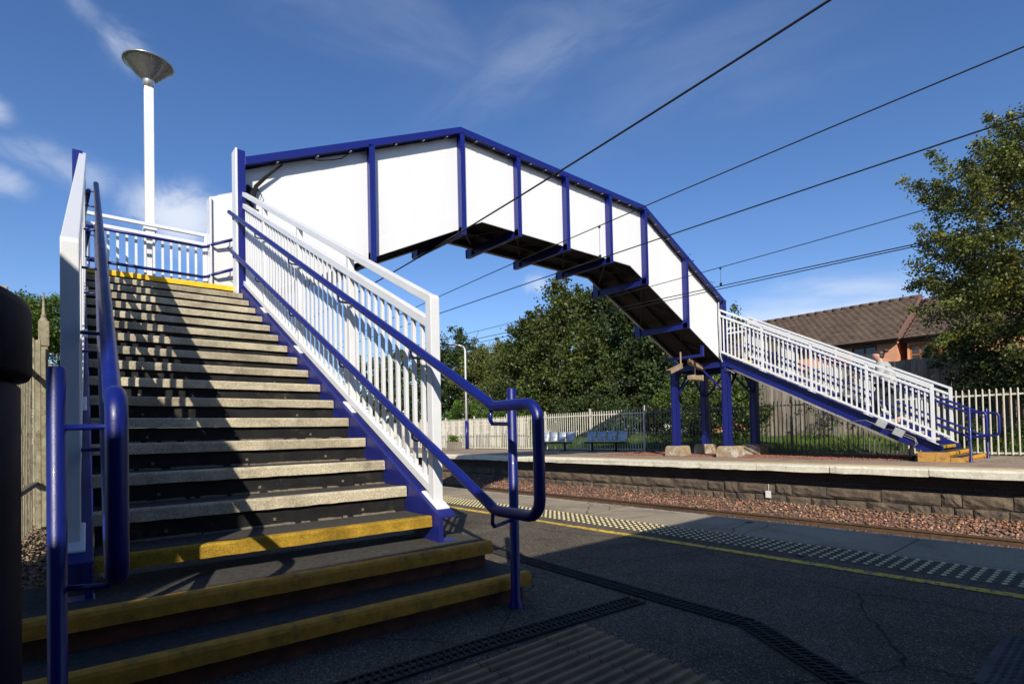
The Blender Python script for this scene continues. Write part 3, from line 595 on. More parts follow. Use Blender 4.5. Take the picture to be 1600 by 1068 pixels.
def staircase(name, label, O, rz, go, step_lo, ground, lab_step_side):
    """local frame: x across (0 = right end of nosings, -WID = left), y up the flight, z absolute"""
    par = empty(name, (O[0], O[1], 0), rz); tag(par, label, 'staircase', 'footbridge staircases')
    sl = RISE / go
    first = None
    for n in range(17):
        b = -16 * go + n * go; z = TOP - (16 - n) * RISE; last = n == 16
        m = MB()
        if not last:
            m.box(-WID + 0.004, -0.004, b + 0.045, b + go + 0.027, z - 0.05, z - 0.001, 0)
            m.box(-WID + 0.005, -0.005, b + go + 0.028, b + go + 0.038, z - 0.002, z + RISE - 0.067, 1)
        if m.v:
            for q_ in range(60):
                u_ = random.uniform(-WID + 0.03, -0.05); l_ = random.uniform(0.02, 0.09)
                m.prism([(b + go + 0.028, z - 0.001), (b + go + 0.028, z + random.uniform(0.004, 0.012)), (b + go + random.uniform(0.004, 0.018), z - 0.0005)], 'x', u_, u_ + l_, 2)
            for u_ in (-WID * 0.18, -WID * 0.5, -WID * 0.82): m.box(u_ - 0.008, u_ + 0.008, b + go + 0.024, b + go + 0.028, z + 0.03, z + 0.046, 2)
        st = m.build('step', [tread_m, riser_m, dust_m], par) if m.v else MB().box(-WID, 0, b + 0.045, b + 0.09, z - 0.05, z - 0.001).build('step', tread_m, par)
        nm = MB(); k = 24; vs = []
        for i in range(k):   # slightly chipped nosing
            u = -WID + WID * i / (k - 1); j = random.uniform(-0.003, 0.003)
            vs += [(u, b + j, z - 0.066 + random.uniform(-.002, .002)), (u, b + j * 0.6, z - 0.010), (u, b + 0.010, z + 0.001), (u, b + 0.055, z + 0.001), (u, b + 0.055, z - 0.066)]
        fs = [tuple(range(5)), tuple(range((k - 1) * 5, k * 5))[::-1]]
        for i in range(k - 1):
            for q in range(5): a_ = i * 5 + q; b_ = i * 5 + (q + 1) % 5; fs.append((a_, a_ + 5, b_ + 5, b_))
        nm.add(vs, fs); ym = yellow_m if n == 0 else (yellow_clean if last else nose_m)
        no = nm.build('nosing', ym, st)
        if last: no.scale = (1, 1, 1); tag(no, label='bright yellow edge of the top step')
        if n == 0: tag(no, label='worn yellow edge of the lowest steel step')
    # strings: channel section
    b0, b1 = -16 * go - 0.08, 0.10
    for s, a0 in ((1, 0.0), (-1, -WID)):
        m = MB()
        def SL(x0, x1, h0, h1):
            x0, x1 = min(x0, x1), max(x0, x1)
            m.prism([(b0, TOP + sl * b0 + h0), (b1, TOP + sl * b1 + h0), (b1, TOP + sl * b1 + h1), (b0, TOP + sl * b0 + h1)], 'x', x0, x1)
        SL(a0 + s * 0.006, a0 + s * 0.020, -0.262, 0.03)
        SL(a0 + s * 0.004, a0 + s * 0.135, 0.03, 0.042); SL(a0 + s * 0.020, a0 + s * 0.10, -0.275, -0.262)
        # foot bracket down to the concrete
        zf = TOP + sl * b0
        m.box(*sorted((a0 + s * 0.02, a0 + s * 0.035)), b0, b0 + 0.07, ground + 0.20, zf + 0.03)
        m.box(*sorted((a0 + s * 0.0, a0 + s * 0.12)), b0 - 0.015, b0 + 0.10, ground + 0.306, ground + 0.318)
        m.build('string', blue_worn, par, bevel=0.003)
    pr, bn = rail_parts(par, 0.08, go, 4, 1); rail_parts(par, -WID - 0.08, go, 4, -1)
    def twist(o):
        if not rz: return
        pv = Matrix.Translation((-WID - 0.08, bn, 0)); o.matrix_local = pv @ Matrix.Rotation(R(-0.65), 4, 'Z') @ pv.inverted()
    twist([c_ for c_ in par.children if c_.name.startswith('balustrade')][-1])
    brk = [-0.03, ] + [p - 0.06 for p in pr[1:]] + [bn + 0.05]
    for s, a, pa in ((1, -0.052, 0.185), (-1, -WID + 0.052, -WID - 0.10)):
        o, bb, zu, zl = handrail(par, a, go, s, pa, brackets=brk)
        if s < 0: twist(o)
        bp = bb + ((0.15 if s == 1 else 0.10) if rz else -0.05); zt = zu + 0.115
        m = MB(); m.lathe([(0.0, zt), (0.024, zt), (0.0275, zt - 0.004), (0.0275, ground + 0.05), (0.036, ground + 0.03), (0.042, ground + 0.0)], (pa, bp, 0), 20)
        m.build('post', blue_rail, o)
        for z in (zu, zl):
            m = MB(); e = pa - s * 0.02
            m.tube([(a, bb + 0.03, z - 0.02), (a, bb + 0.035, z - 0.07), (a + s * 0.02, bb + 0.045, z - 0.09), (e, bp, z - 0.09)], 0.011, 10); m.build('bracket', blue_rail, o)
    # concrete steps at the foot
    cs = empty('foot_steps', (O[0], O[1], 0), rz)
    tag(cs, lab_step_side, 'steps', 'concrete steps at the foot of the stairs')
    b2, b1_ = -16 * go - 0.28, -16 * go - 0.54; z1, z2 = step_lo
    for (bf, z, ar, al, bk) in ((b1_, z1, 0.36, -2.05, 0.60), (b2, z2, 0.27, -2.0 if rz else -2.05, 0.62)):
        m = MB(); m.box(al + 0.05, ar - 0.03, bf + 0.04, bf + bk, ground - 0.01 if z == z1 else z1 - 0.01, z - 0.07, 1)
        m.box(al, ar - 0.001, bf + 0.056, bf + bk, z - 0.07, z - 0.0005, 0)
        st = m.build('step', [tread_m, brick_red if rz else orange_side], cs, bevel=0.006)
        m = MB(); k = 40; vs = []
        for i in range(k):
            u = al + (ar - al) * i / (k - 1); j = random.uniform(-0.003, 0.003)
            vs += [(u, bf + j, z - 0.075), (u, bf + j, z - 0.022), (u, bf + 0.008, z - 0.006), (u, bf + 0.022, z), (u, bf + 0.056, z + 0.0005), (u, bf + 0.056, z - 0.075)]
        fs = [tuple(range(6)), tuple(range((k - 1) * 6, k * 6))[::-1]]
        for i in range(k - 1):
            for q in range(6): a_ = i * 6 + q; b_ = i * 6 + (q + 1) % 6; fs.append((a_, a_ + 6, b_ + 6, b_))
        m.add(vs, fs); m.build('nosing', ochre_m, st)
        if not rz:
            m = MB(); m.box(al - 0.006, al, bf + 0.02, bf + (0.27 if z == z1 else 0.62), ground, z - 0.012); m.build('painted_side', orange_side, st)
    return par
near = staircase('staircase', 'near flight of stairs with cream nosings rising away from the camera', (2.12, 8.42), R(-2.5), 0.340, (0.037, 0.195), G,
                 'two broad yellow edged concrete steps in the dark foreground')
far = staircase('staircase', 'far flight of stairs on the opposite platform with a person climbing', (17.46, 8.25), 0, 0.320, (0.118, 0.235), 0.0,
                'two small ochre painted concrete steps below the far stairs')

# ------------------------------------------------------------------ footbridge
fb = empty('footbridge', (8.9, 9.15, 0)); fb_off = Vector((8.9, 9.15, 0))
tag(fb, 'white panelled steel footbridge with blue frame spanning the tracks', 'footbridge')
def fbb(m, name, mats, bevel=0, parent=None, label=None):
    o = m.build(name, mats, parent or fb, bevel)
    if parent is None: o.location = -fb_off
    if label: o['label'] = label
    return o
topz = lambda x: float(np.interp(x, [2.07, 5.998, 11.83, 15.85], [4.82, 6.654, 6.654, 4.76]))
botz = lambda x: float(np.interp(x, [2.07, 6.60, 11.35, 15.95], [2.80, 5.04, 5.05, 2.88]))
YN, YF = 8.43, 9.87      # inner faces of the cladding
PX = [2.15, 4.17, 6.03, 7.45, 8.90, 10.40, 11.83, 13.72, 15.75]
PB = [2.70, 3.765, 4.62, 4.90, 4.905, 4.905, 4.62, 3.686, 2.70]
panm = bpy.data.materials.get('white_paint')
for yn, yf, nm in ((YN, YN + 0.02, 'n'), (YF - 0.02, YF, 'f')):
    m = MB(); xs = [2.10, 5.998, 6.60, 11.35, 11.83, 15.78]
    poly = [(x, botz(x)) for x in xs] + [(x, topz(x) - 0.02) for x in xs[::-1]]
    # split into convex quads between breakpoints
    for a, b in zip(xs[:-1], xs[1:]):
        m.prism([(a, botz(a)), (b, botz(b)), (b, topz(b) - 0.009), (a, topz(a) - 0.009)], 'y', yn, yf)
    fbb(m, 'side_panel', white)
    m = MB(); y0 = yn - 0.004 if nm == 'n' else yf; 
    for a, b in ((2.2, 4.1), (4.26, 5.98), (6.1, 6.6), (6.6, 7.38), (7.52, 8.83), (8.97, 10.33), (10.47, 11.35)):
        for dz in (0.30,):
            m.prism([(a, botz(a) + 0.004), (b, botz(b) + 0.004), (b, botz(b) + (dz if b < 6.2 else 0.10)), (a, botz(a) + (dz if a < 6.2 else 0.10))], 'y', y0, y0 + 0.004)
    fbb(m, 'skirt_plate', white, 0.001)
# top beams (both sides), posts
for s in (0, 1):
    y0, y1 = ((8.25, 8.428) if s == 0 else (9.872, 10.05))
    m = MB(); xs = [2.20, 5.998, 11.83, 15.80]; th = 0.118
    for a, b in zip(xs[:-1], xs[1:]):
        m.prism([(a, topz(a) - th), (b, topz(b) - th), (b, topz(b) - 0.008), (a, topz(a) - 0.008)], 'y', y0, y1, 0)
    fbb(m, 'top_beam', [blue], 0.004)
    m = MB()
    for a, b in zip(xs[:-1], xs[1:]):
        m.prism([(a, topz(a) - 0.008), (b, topz(b) - 0.008), (b, topz(b) + 0.003), (a, topz(a) + 0.003)], 'y', y0 + (0.012 if s == 0 else -0.024), y1 + (0.024 if s == 0 else 0.006), 0)
    fbb(m, 'capping', [blue if s == 0 else white_g])
    for i, (x, zb) in enumerate(zip(PX, PB)):
        wdt = 0.050; zt = topz(x) - 0.10
        if i == 0:
            zt = 4.96 if s == 0 else 4.80; m = MB(); m.box(2.10, 2.205, y0, y1, 2.6, zt); fbb(m, 'frame_post', blue if s == 0 else white_g, 0.003)
            m = MB(); m.box(2.075, 2.10, y0 - 0.004 if s == 0 else 9.80, YN + 0.02 if s == 0 else y1, 2.72, zt + 0.012); fbb(m, 'end_board', white_g, 0.003); continue
        m = MB(); ya, yb_ = (y0, YN - 0.002) if s == 0 else (YF + 0.002, y1)
        # T section: front flange and web
        if s == 0: m.box(x - wdt, x + wdt, ya, ya + 0.014, zb, zt); m.box(x - 0.008, x + 0.008, ya + 0.014, yb_, zb, zt)
        else: m.box(x - wdt, x + wdt, yb_ - 0.014, yb_, zb, zt); m.box(x - wdt, x + wdt, ya, yb_ - 0.014, zb, zt)
        if i == 8: m.box(x + wdt, x + wdt + 0.05, ya, y1, 2.7, topz(x) - 0.02)
        if s == 0:
            zz_ = zb + 0.10
            while zz_ < zt - 0.05:
                if zz_ < zb + 0.4 or zz_ > zt - 0.35: m.tube([(x - 0.028, ya, zz_), (x - 0.028, ya - 0.008, zz_)], 0.009, 6); m.tube([(x + 0.028, ya, zz_), (x + 0.028, ya - 0.008, zz_)], 0.009, 6)
                zz_ += 0.12
        fbb(m, 'frame_post', blue)
        if s == 0 and 0 < i < 8:
            m = MB(); m.prism([(y0 + 0.01, zb + 0.003), (y0 + 0.36, zb + 0.003), (y0 + 0.20, zb + 0.17), (y0 + 0.19, zb + 0.24)], 'x', x - 0.006, x + 0.006); fbb(m, 'gusset', blue)
# cross beams
for i, (x, zb) in enumerate(zip(PX, PB)):
    if i in (0, 8): continue
    m = MB(); m.box(x - 0.045, x + 0.045, 8.27, 10.10, zb + 0.003, zb + 0.018); m.box(x - 0.008, x + 0.008, 8.30, 10.08, zb + 0.018, zb + 0.17)
    m.box(x - 0.045, x + 0.045, 8.46, 9.84, zb + 0.17, zb + 0.182); m.box(x - 0.05, x + 0.05, 10.085, 10.10, zb + 0.02, zb + 0.2)
    fbb(m, 'cross_beam', blue_worn, 0.002)
m = MB(); m.box(14.85, 14.93, 8.50, 9.80, 3.02, 3.10); m.box(14.85, 14.93, 8.50, 8.58, 3.10, 3.35); fbb(m, 'cross_beam', blue_worn, 0.002)
# deck and soffit
m = MB(); xs = [2.1, 6.60, 11.35, 15.9]
for a, b in zip(xs[:-1], xs[1:]):
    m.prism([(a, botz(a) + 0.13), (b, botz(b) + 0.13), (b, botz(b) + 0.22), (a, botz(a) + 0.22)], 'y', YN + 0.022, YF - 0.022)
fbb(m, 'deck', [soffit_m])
m = MB()
for yy_ in (YN + 0.05, 9.15, YF - 0.07):
    for a, b in zip(xs[:-1], xs[1:]):
        m.prism([(a, botz(a) + 0.02), (b, botz(b) + 0.02), (b, botz(b) + 0.128), (a, botz(a) + 0.128)], 'y', yy_ - 0.02, yy_ + 0.02)
for a, b in zip(PX[:-1], PX[1:]):
    for (ya, yb_) in ((8.5, 9.8), (9.8, 8.5)):
        m.bar((a + 0.1, ya, botz(a + 0.1) + 0.06), (b - 0.1, yb_, botz(b - 0.1) + 0.06), 0.05, 0.012)
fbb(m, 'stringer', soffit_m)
# landings
for (x0, x1, cx) in ((0.34, 2.07, 2.10), (15.90, 17.62, 15.8)):
    near_side = x0 < 5
    m = MB(); m.box(x0, x1, 8.56 if near_side else 8.31, 10.05, 2.95, TOP - 0.003, 0)
    fbb(m, 'landing_deck', tread_m)
    m = MB()
    yb0 = 8.53 if near_side else 8.26
    m.box(x0, x1, 10.055, 10.075, 2.78, 3.06); xo = x0 - 0.02 if near_side else x1 + 0.001
    m.box(xo, xo + 0.019, yb0, 10.05, 2.78, 3.06); m.box(x0 + 0.02, x1 - 0.02, yb0 + 0.03, yb0 + 0.045, 2.78, 2.94)
    fbb(m, 'landing_beam', blue_worn)
    # railing: back and outer side
    for seg in ('back', 'side'):
        m = MB()
        if seg == 'back':
            P = lambda t, z: (x0 + (x1 - x0) * t, 10.02, z); n = 15; L_ = x1 - x0
        else:
            xs_ = x0 + 0.02 if near_side else x1 - 0.02
            P = lambda t, z, xs_=xs_: (xs_, 8.55 + 1.42 * t, z); n = 11
        for z, hh in ((4.225, 0.05), (4.07, 0.06), (3.13, 0.05)): m.bar(P(0, z), P(1, z), 0.05, hh)
        for t in (0.01, 0.99): p_ = P(t, 0); m.box(p_[0] - 0.02, p_[0] + 0.02, p_[1] - 0.02, p_[1] + 0.02, 3.07, 4.245)
        o = fbb(m, 'landing_railing', white_g, 0.004); f0 = None
        for k in range(n):
            t = (k + 0.6) / n; p = P(t, 0)
            if f0 is None: m2 = MB(); m2.box(-0.016, 0.016, -0.008, 0.008, 3.14, 4.06); f0 = m2.build('baluster', white_g, o); q = f0
            else: q = dup(f0, o)
            q.location = p
        m = MB()
        for z in (4.0, 3.51):
            if seg == 'back': m.tube([P(0.06, z)[:1] + (9.92, z), (x1 - 0.1 if near_side else x1 - 0.05, 9.92, z)], 0.024, 12)
            else: xx_ = xs_ + (0.09 if near_side else -0.09); m.tube([(xx_, 8.5, z), (xx_, 9.9, z)], 0.024, 12)
        fbb(m, 'landing_handrail', blue_rail)
    xc = x0 - 0.0 if near_side else x1
    for bx_ in ((8.30 if not near_side else 8.44, 8.40 if not near_side else 8.54, 4.45), (9.97, 10.07, 4.26)):
        m = MB(); m.box(xc - 0.05, xc + 0.05, bx_[0], bx_[1], 2.75, bx_[2]); fbb(m, 'corner_post', blue)
# far-side end panel where the bridge ramp begins, and handrails inside
m = MB()
for h in (0.99, 0.50):
    z0 = 3.02 + h
    m.tube([(1.95, 9.92, z0 - 0.02), (2.05, 9.90, z0), (2.12, 9.76, z0 + 0.02), (2.3, 9.74, z0 + 0.10), (4.0, 9.74, z0 + 0.10 + 0.47 * 1.7)], 0.024, 12)
    m.tube([(2.35, 9.74, z0 + 0.10), (2.35, 9.74, z0 + 0.03), (2.33, 9.80, z0 + 0.02)], 0.008, 8)
fbb(m, 'bridge_handrail', blue_rail)
# cables under the beam
m = MB()
for a, b in zip(PX[:-1], PX[1:]):
    pts = []
    for k in range(15):
        t = k / 14; x = a + 0.08 + (b - a - 0.16) * t; pts.append((x, 8.33 + 0.02 * math.sin(7 * t + a), topz(x) - 0.135 - 0.02 * abs(math.sin(9 * t + a * 2)) - (0.06 if 0.55 < t < 0.85 and a in (PX[0],) else 0)))
    m.tube(pts, 0.008, 6)
    m.tube([(p[0], 8.38, topz(p[0]) - 0.13) for p in (pts[0], pts[-1])], 0.011, 6)
cb = fbb(m, 'cable', dark_m)
for a, b in zip(PX[:-1], PX[1:]):
    for t in (0.25, 0.55, 0.82):
        x = a + (b - a) * t; m = MB(); m.bar((x, 8.27, topz(x) - 0.14), (x + 0.02, 8.42, topz(x) - 0.125), 0.03, 0.01); o = m.build('clip', grey_pl, cb)
m = MB()
for k in range(4):
    d = 0.014 * k
    m.tube([(2.30 + d, 8.40, 3.6), (2.30 + d, 8.40, 4.1), (2.31 + d, 8.39, 4.35), (2.36 + d, 8.37, 4.55), (2.50 + d, 8.35, 4.72 + d * 0.3), (2.75, 8.34, 4.97)], 0.011, 8)
m.tube([(2.42, 8.40, 4.52), (2.46, 8.38, 4.44), (2.44, 8.39, 4.36), (2.38, 8.40, 4.40)], 0.005, 6)
for z in (3.85, 4.2, 4.5): m.box(2.27, 2.42, 8.385, 8.41, z, z + 0.02)
m.box(2.26, 2.31, 8.40, 8.425, 4.3, 4.55)
fbb(m, 'cable_bundle', dark_m)
m = MB(); 
for k in range(2): m.tube([(15.62 - 0.03 * k, 8.36, 4.70), (15.60 - 0.03 * k, 8.37, 4.2), (15.63 - 0.03 * k, 8.36, 3.5), (15.62 - 0.03 * k, 8.35, 3.05), (15.66, 8.27, 2.72), (15.70, 8.0, 2.52)], 0.012, 8)
fbb(m, 'cable_bundle', grey_pl)
# trestles
colm = None
for (x, y, g) in ((15.75, 8.27, 0.34), (15.75, 10.03, 0.34), (17.55, 8.27, 0.34), (17.55, 10.03, 0.34), (0.50, 9.9, G), (2.0, 9.9, G), (2.02, 8.62, G), (0.50, 8.62, G)):
    m = MB(); hw = 0.105
    m.box(x - hw, x + hw, y - hw, y - hw + 0.014, g, 2.72); m.box(x - hw, x + hw, y + hw - 0.014, y + hw, g, 2.72); m.box(x - 0.007, x + 0.007, y - hw + 0.014, y + hw - 0.014, g, 2.72)
    m.box(x - hw + 0.001, x - hw + 0.012, y - hw + 0.03, y + hw - 0.03, g + 0.01, 2.70)
    m.box(x - 0.17, x + 0.17, y - 0.17, y + 0.17, g, g + 0.02)
    m.prism([(y + hw, g + 0.02), (y + hw + 0.05, g + 0.02), (y + hw, g + 0.2)], 'x', x - 0.008, x + 0.008)
    fbb(m, 'column', blue_worn, 0.002)
for y in (8.27, 10.03):
    m = MB(); m.box(15.6, 17.7, y - 0.05, y + 0.05, 2.722, 2.88); fbb(m, 'trestle_beam', blue_worn, 0.002)
    m = MB(); m.box(0.35, 2.1, y + (0.32 if y < 9 else -0.1) - 0.05, y + (0.32 if y < 9 else -0.1) + 0.05, 2.722, 2.79); fbb(m, 'trestle_beam', blue_worn, 0.002)
for x in (15.75, 17.55): m = MB(); m.box(x - 0.05, x + 0.05, 8.33, 9.97, 2.74, 2.90); fbb(m, 'trestle_beam', blue_worn, 0.002)
for (p, q) in (((15.75, 8.38, 2.02), (15.75, 9.02, 2.70)), ((15.75, 9.92, 2.02), (15.75, 9.3, 2.70)), ((15.86, 8.27, 2.0), (16.5, 8.27, 2.70)), ((17.44, 8.27, 2.0), (16.8, 8.27, 2.70)),
               ((15.86, 10.03, 2.0), (16.5, 10.03, 2.70)), ((17.44, 10.03, 2.0), (16.8, 10.03, 2.70)), ((17.55, 8.38, 2.0), (17.55, 9.0, 2.70)), ((17.55, 9.92, 2.0), (17.55, 9.3, 2.70))):
    m = MB(); m.bar(p, q, 0.075, 0.03); m.bar(p, q, 0.012, 0.07); fbb(m, 'brace', blue_worn, 0.002)
for i, (x, y) in enumerate(((15.75, 8.2), (15.75, 10.0), (17.55, 8.3), (17.55, 10.03))):
    m = MB(); vs = []
    for z, e in ((0.0, 0.30), (0.18, 0.292), (0.30, 0.275), (0.34, 0.24)):
        for sx, sy in ((-1, -1), (1, -1), (1, 1), (-1, 1)): vs.append((x + sx * e + random.uniform(-.008, .008), y + sy * e + random.uniform(-.008, .008), z))
    fs = [(3, 2, 1, 0), (12, 13, 14, 15)] + [(k * 4 + j, k * 4 + (j + 1) % 4, k * 4 + 4 + (j + 1) % 4, k * 4 + 4 + j) for k in range(3) for j in range(4)]
    m.add(vs, fs); o = m.build('concrete_plinth', plinth_m, None, 0.012)
    tag(o, ['stained concrete plinth under the front right blue bridge column', 'split concrete plinth under the front left blue bridge column', 'shaded concrete plinth under the rear right bridge column beside the board fence', 'concrete plinth under the rear left bridge column'][i], 'plinth', 'plinths under the bridge columns')

# conduit and junction boxes on the far stair string
sl2 = RISE / 0.32
def Fz(y): return TOP + sl2 * (y - 8.25)
m = MB()
for k in range(2):
    m.tube([(15.60, 8.2, 2.64 - 0.03 * k), (15.61, 7.9, Fz(7.9) - 0.28 - 0.03 * k), (15.61, 3.9, Fz(3.9) - 0.30 - 0.03 * k)], 0.010, 6)
m.tube([(15.60, 4.9, Fz(4.9) - 0.30), (15.58, 4.55, Fz(4.55) - 0.10), (15.58, 4.2, Fz(4.2) - 0.10)], 0.010, 6)
for k in range(2): m.tube([(15.59, 4.2 - 0.2 * k, Fz(4.2) - 0.12 - 0.08 * k), (15.57, 3.8, Fz(3.85) - 0.05 - 0.06 * k), (15.57, 3.55, Fz(3.62) - 0.06 - 0.05 * k), (15.58, 3.50 + 0.03 * k, 0.42), (15.59, 3.62, 0.30)], 0.010, 6)
tag(m.build('conduit', conduit_m), 'thin grey conduit clipped under the far stair string', 'conduit')
for k, (y, z) in enumerate(((4.22, 0.90), (3.87, 0.68))):
    m = MB(); Mx = Matrix.Translation((15.60, y, z)) @ Matrix.Rotation(-math.atan(sl2) * -1, 4, 'X')
    m.box(-0.05, 0.012, -0.11, 0.11, -0.085, 0.085, 0, Mx)
    m.box(-0.056, -0.05, -0.10, 0.10, -0.075, 0.075, 0, Mx)
    tag(m.build('junction_box', grey_pl, bevel=0.006), ['upper grey junction box on the blue far stair string', 'lower grey junction box on the blue far stair string'][k], 'box', 'junction boxes on the far stairs')
m = MB(); m.tube([(15.62, 3.64, 0.0), (15.62, 3.64, 0.30)], 0.055, 14); m.tube([(15.62, 3.64, 0.30), (15.62, 3.62, 0.42)], 0.03, 10)
tag(m.build('pipe_stub', dark_m), 'short dark upright pipe beside the ochre steps', 'pipe')

# CCTV cameras and light box under the bridge
def cctv(p, q, hang, label):
    p = Vector(p); q = Vector(q); par = empty('security_camera', tuple(p)); tag(par, label, 'camera', 'security cameras under the footbridge')
    m = MB(); p0 = Vector((0, 0, 0)); q0 = q - p; m.bar(p0, q0, 0.13, 0.12); d = q0.normalized()
    m.bar(p0 - d * 0.02 + Vector((0, 0, 0.068)), q0 + d * 0.07 + Vector((0, 0, 0.068)), 0.15, 0.012); m.build('housing', cctv_m, par, 0.012)
    m = MB(); m.bar(q0, q0 + d * 0.015, 0.10, 0.09); m.build('lens', glass_m, par)
    m = MB(); h = Vector(hang) - p; m.tube([Vector((0.0, 0, h.z)), Vector((0.0, 0, 0.0)), (p0 + q0) * 0.12], 0.024, 10); m.build('mount', cctv_m, par)
cctv((14.62, 9.1, 2.77), (14.0, 9.1, 2.56), (14.66, 9.1, 3.2), 'rusty cream security camera aimed left under the bridge')
cctv((15.10, 9.1, 2.93), (15.85, 9.05, 2.76), (15.06, 9.1, 3.14), 'cream security camera aimed right under the bridge')
m = MB(); m.box(15.15, 15.72, 9.0, 9.22, 2.39, 2.53); m.box(15.72, 15.78, 9.02, 9.2, 2.37, 2.56); m.tube([(15.4, 9.1, 2.53), (15.4, 9.1, 2.95)], 0.02, 8)
tag(m.build('light_fitting', plinth_m, bevel=0.01), 'small boxy light fitting hanging under the bridge by the columns', 'light')

# ------------------------------------------------------------------ lamps, bin, bench, planter
lp = empty('lamp_post', (1.31, 10.25, 0)); tag(lp, 'tall white square lamp post with upturned cone head behind the stairs', 'lamp post')
m = MB(); m.box(-0.045, 0.045, -0.068, -0.062, 0.6, 1.1); m.build('access_door', white_g, lp, 0.003)
m = MB(); m.box(-0.062, 0.062, -0.062, 0.062, G, 6.50); m.box(-0.09, 0.09, -0.09, 0.09, 4.20, 4.26); m.box(-0.09, 0.09, -0.09, 0.09, 4.05, 4.11); m.build('pole', white_g, lp, 0.006)
m = MB(); m.lathe([(0.05, 6.50), (0.075, 6.52), (0.085, 6.60), (0.09, 6.62)], (0, 0, 0), 32); m.build('collar', steel_m, lp)
m = MB(); m.lathe([(0.09, 6.615), (0.20, 6.72), (0.335, 6.875), (0.342, 6.88), (0.335, 6.886), (0.2, 6.74), (0.06, 6.63)], (0, 0, 0), 48); hd = m.build('lamp_head', lamp_in, lp)
m = MB(); m.lathe([(0.336, 6.872), (0.352, 6.876), (0.352, 6.892), (0.334, 6.894)], (0, 0, 0), 48); m.build('rim', steel_m, hd)
m = MB()
for k in range(12): a = k * math.pi / 6; m.bar((0.095 * math.cos(a), 0.095 * math.sin(a), 6.618), (0.33 * math.cos(a), 0.33 * math.sin(a), 6.868), 0.006, 0.006)
m.build('rib', steel_m, hd)
fl = empty('lamp_post', (18.3, 25.2, 0)); tag(fl, 'slim white lamp post with blue base beside the far planter', 'lamp post')
m = MB(); m.tube([(0, 0, 1.6), (0, 0, 5.55), (-0.03, 0, 5.72), (-0.13, 0, 5.83), (-0.45, 0, 5.90)], [0.06, 0.05, 0.045, 0.04, 0.035], 14); m.build('pole', white_g, fl)
m = MB(); m.tube([(0, 0, 0), (0, 0, 1.62)], 0.095, 16); m.build('base_sleeve', blue, fl)
m = MB(); m.lathe([(0.0, 0.10), (0.12, 0.085), (0.20, 0.03), (0.21, 0.0), (0.0, 0.0)], (0, 0, 0), 20); o = m.build('lamp_head', grey_pl, fl); o.scale = (1.7, 0.75, 1); o.location = (-0.78, 0, 5.86); o.rotation_euler = (0, R(4), 0)
m = MB(); m.box(-0.42, -0.05, -0.02, 0.02, 3.42, 3.60); m.build('platform_sign', blue, fl)

bn_ = empty('litter_bin', (-0.268, 0.93, G)); bn_.scale = (1, 1, 0.999); tag(bn_, 'dark navy cylindrical bin close to the camera at the left edge', 'bin')
m = MB(); m.lathe([(0.235, 0.0), (0.248, 0.015), (0.248, 1.06), (0.244, 1.065)], (0, 0, 0), 64); m.build('body', navy_m, bn_)
m = MB(); m.lathe([(0.24, 1.07), (0.256, 1.072), (0.259, 1.078), (0.259, 1.155), (0.256, 1.165), (0.248, 1.171), (0.10, 1.178), (0.0, 1.178)], (0, 0, 0), 64); m.build('lid', navy_m, bn_)

def bench(y0, label):
    b = empty('bench', (18.1, y0, 0)); tag(b, label, 'bench', 'metal platform benches')
    s0 = None
    for k in range(4):
        m = MB(); n = 9; vs = []; prof = [(-0.22, 0.445), (-0.19, 0.435), (0.0, 0.425), (0.12, 0.43), (0.19, 0.50), (0.235, 0.68), (0.27, 0.86)]
        prof = [(-0.22, 0.425), (-0.20, 0.437), (0.0, 0.428), (0.13, 0.43), (0.185, 0.47), (0.215, 0.60), (0.265, 0.86)]
        for i, (x, z) in enumerate(prof): vs += [(x, 0.02, z), (x, 0.50, z)]
        m.add(vs, [(2 * i, 2 * i + 1, 2 * i + 3, 2 * i + 2) for i in range(6)], 0, True)
        if s0 is None: s0 = m.build('seat', seat_m, b); so_ = s0.modifiers.new('t', 'SOLIDIFY'); so_.thickness = 0.012
        else: s = dup(s0, b); s.location.y = k * 0.56
    for k in range(3):
        m = MB(); yk = 0.52 + k * 0.56; m.tube([(-0.1, yk, 0.42), (-0.14, yk, 0.62), (0.1, yk, 0.63), (0.2, yk, 0.60)], 0.012, 8); m.build('armrest', dark_m, b)
    m = MB(); m.box(-0.04, 0.04, 0.0, 2.2, 0.34, 0.40); m.build('beam', dark_m, b)
    for yk in (0.45, 1.75): m = MB(); m.box(-0.035, 0.035, yk - 0.03, yk + 0.03, 0.02, 0.34); m.box(-0.25, 0.25, yk - 0.03, yk + 0.03, 0.0, 0.025); m.build('leg', dark_m, b)
bench(13.95, 'four seat blue grey metal bench standing clear in the bridge shadow')
bench(16.90, 'metal bench partly hidden behind the blue handrail loop')

pl = empty('planter', (17.5, 25.3, 0)); tag(pl, 'weathered wooden tub planter with yellow and green plants by the lamp', 'planter')
m = MB()
for k in range(5): m.box(-0.24, 0.24, -0.42, 0.42, 0.02 + k * 0.085, 0.02 + k * 0.085 + 0.08)
m.build('tub', wood_m, pl, 0.01); 
for o in pl.children: white_attr(o)

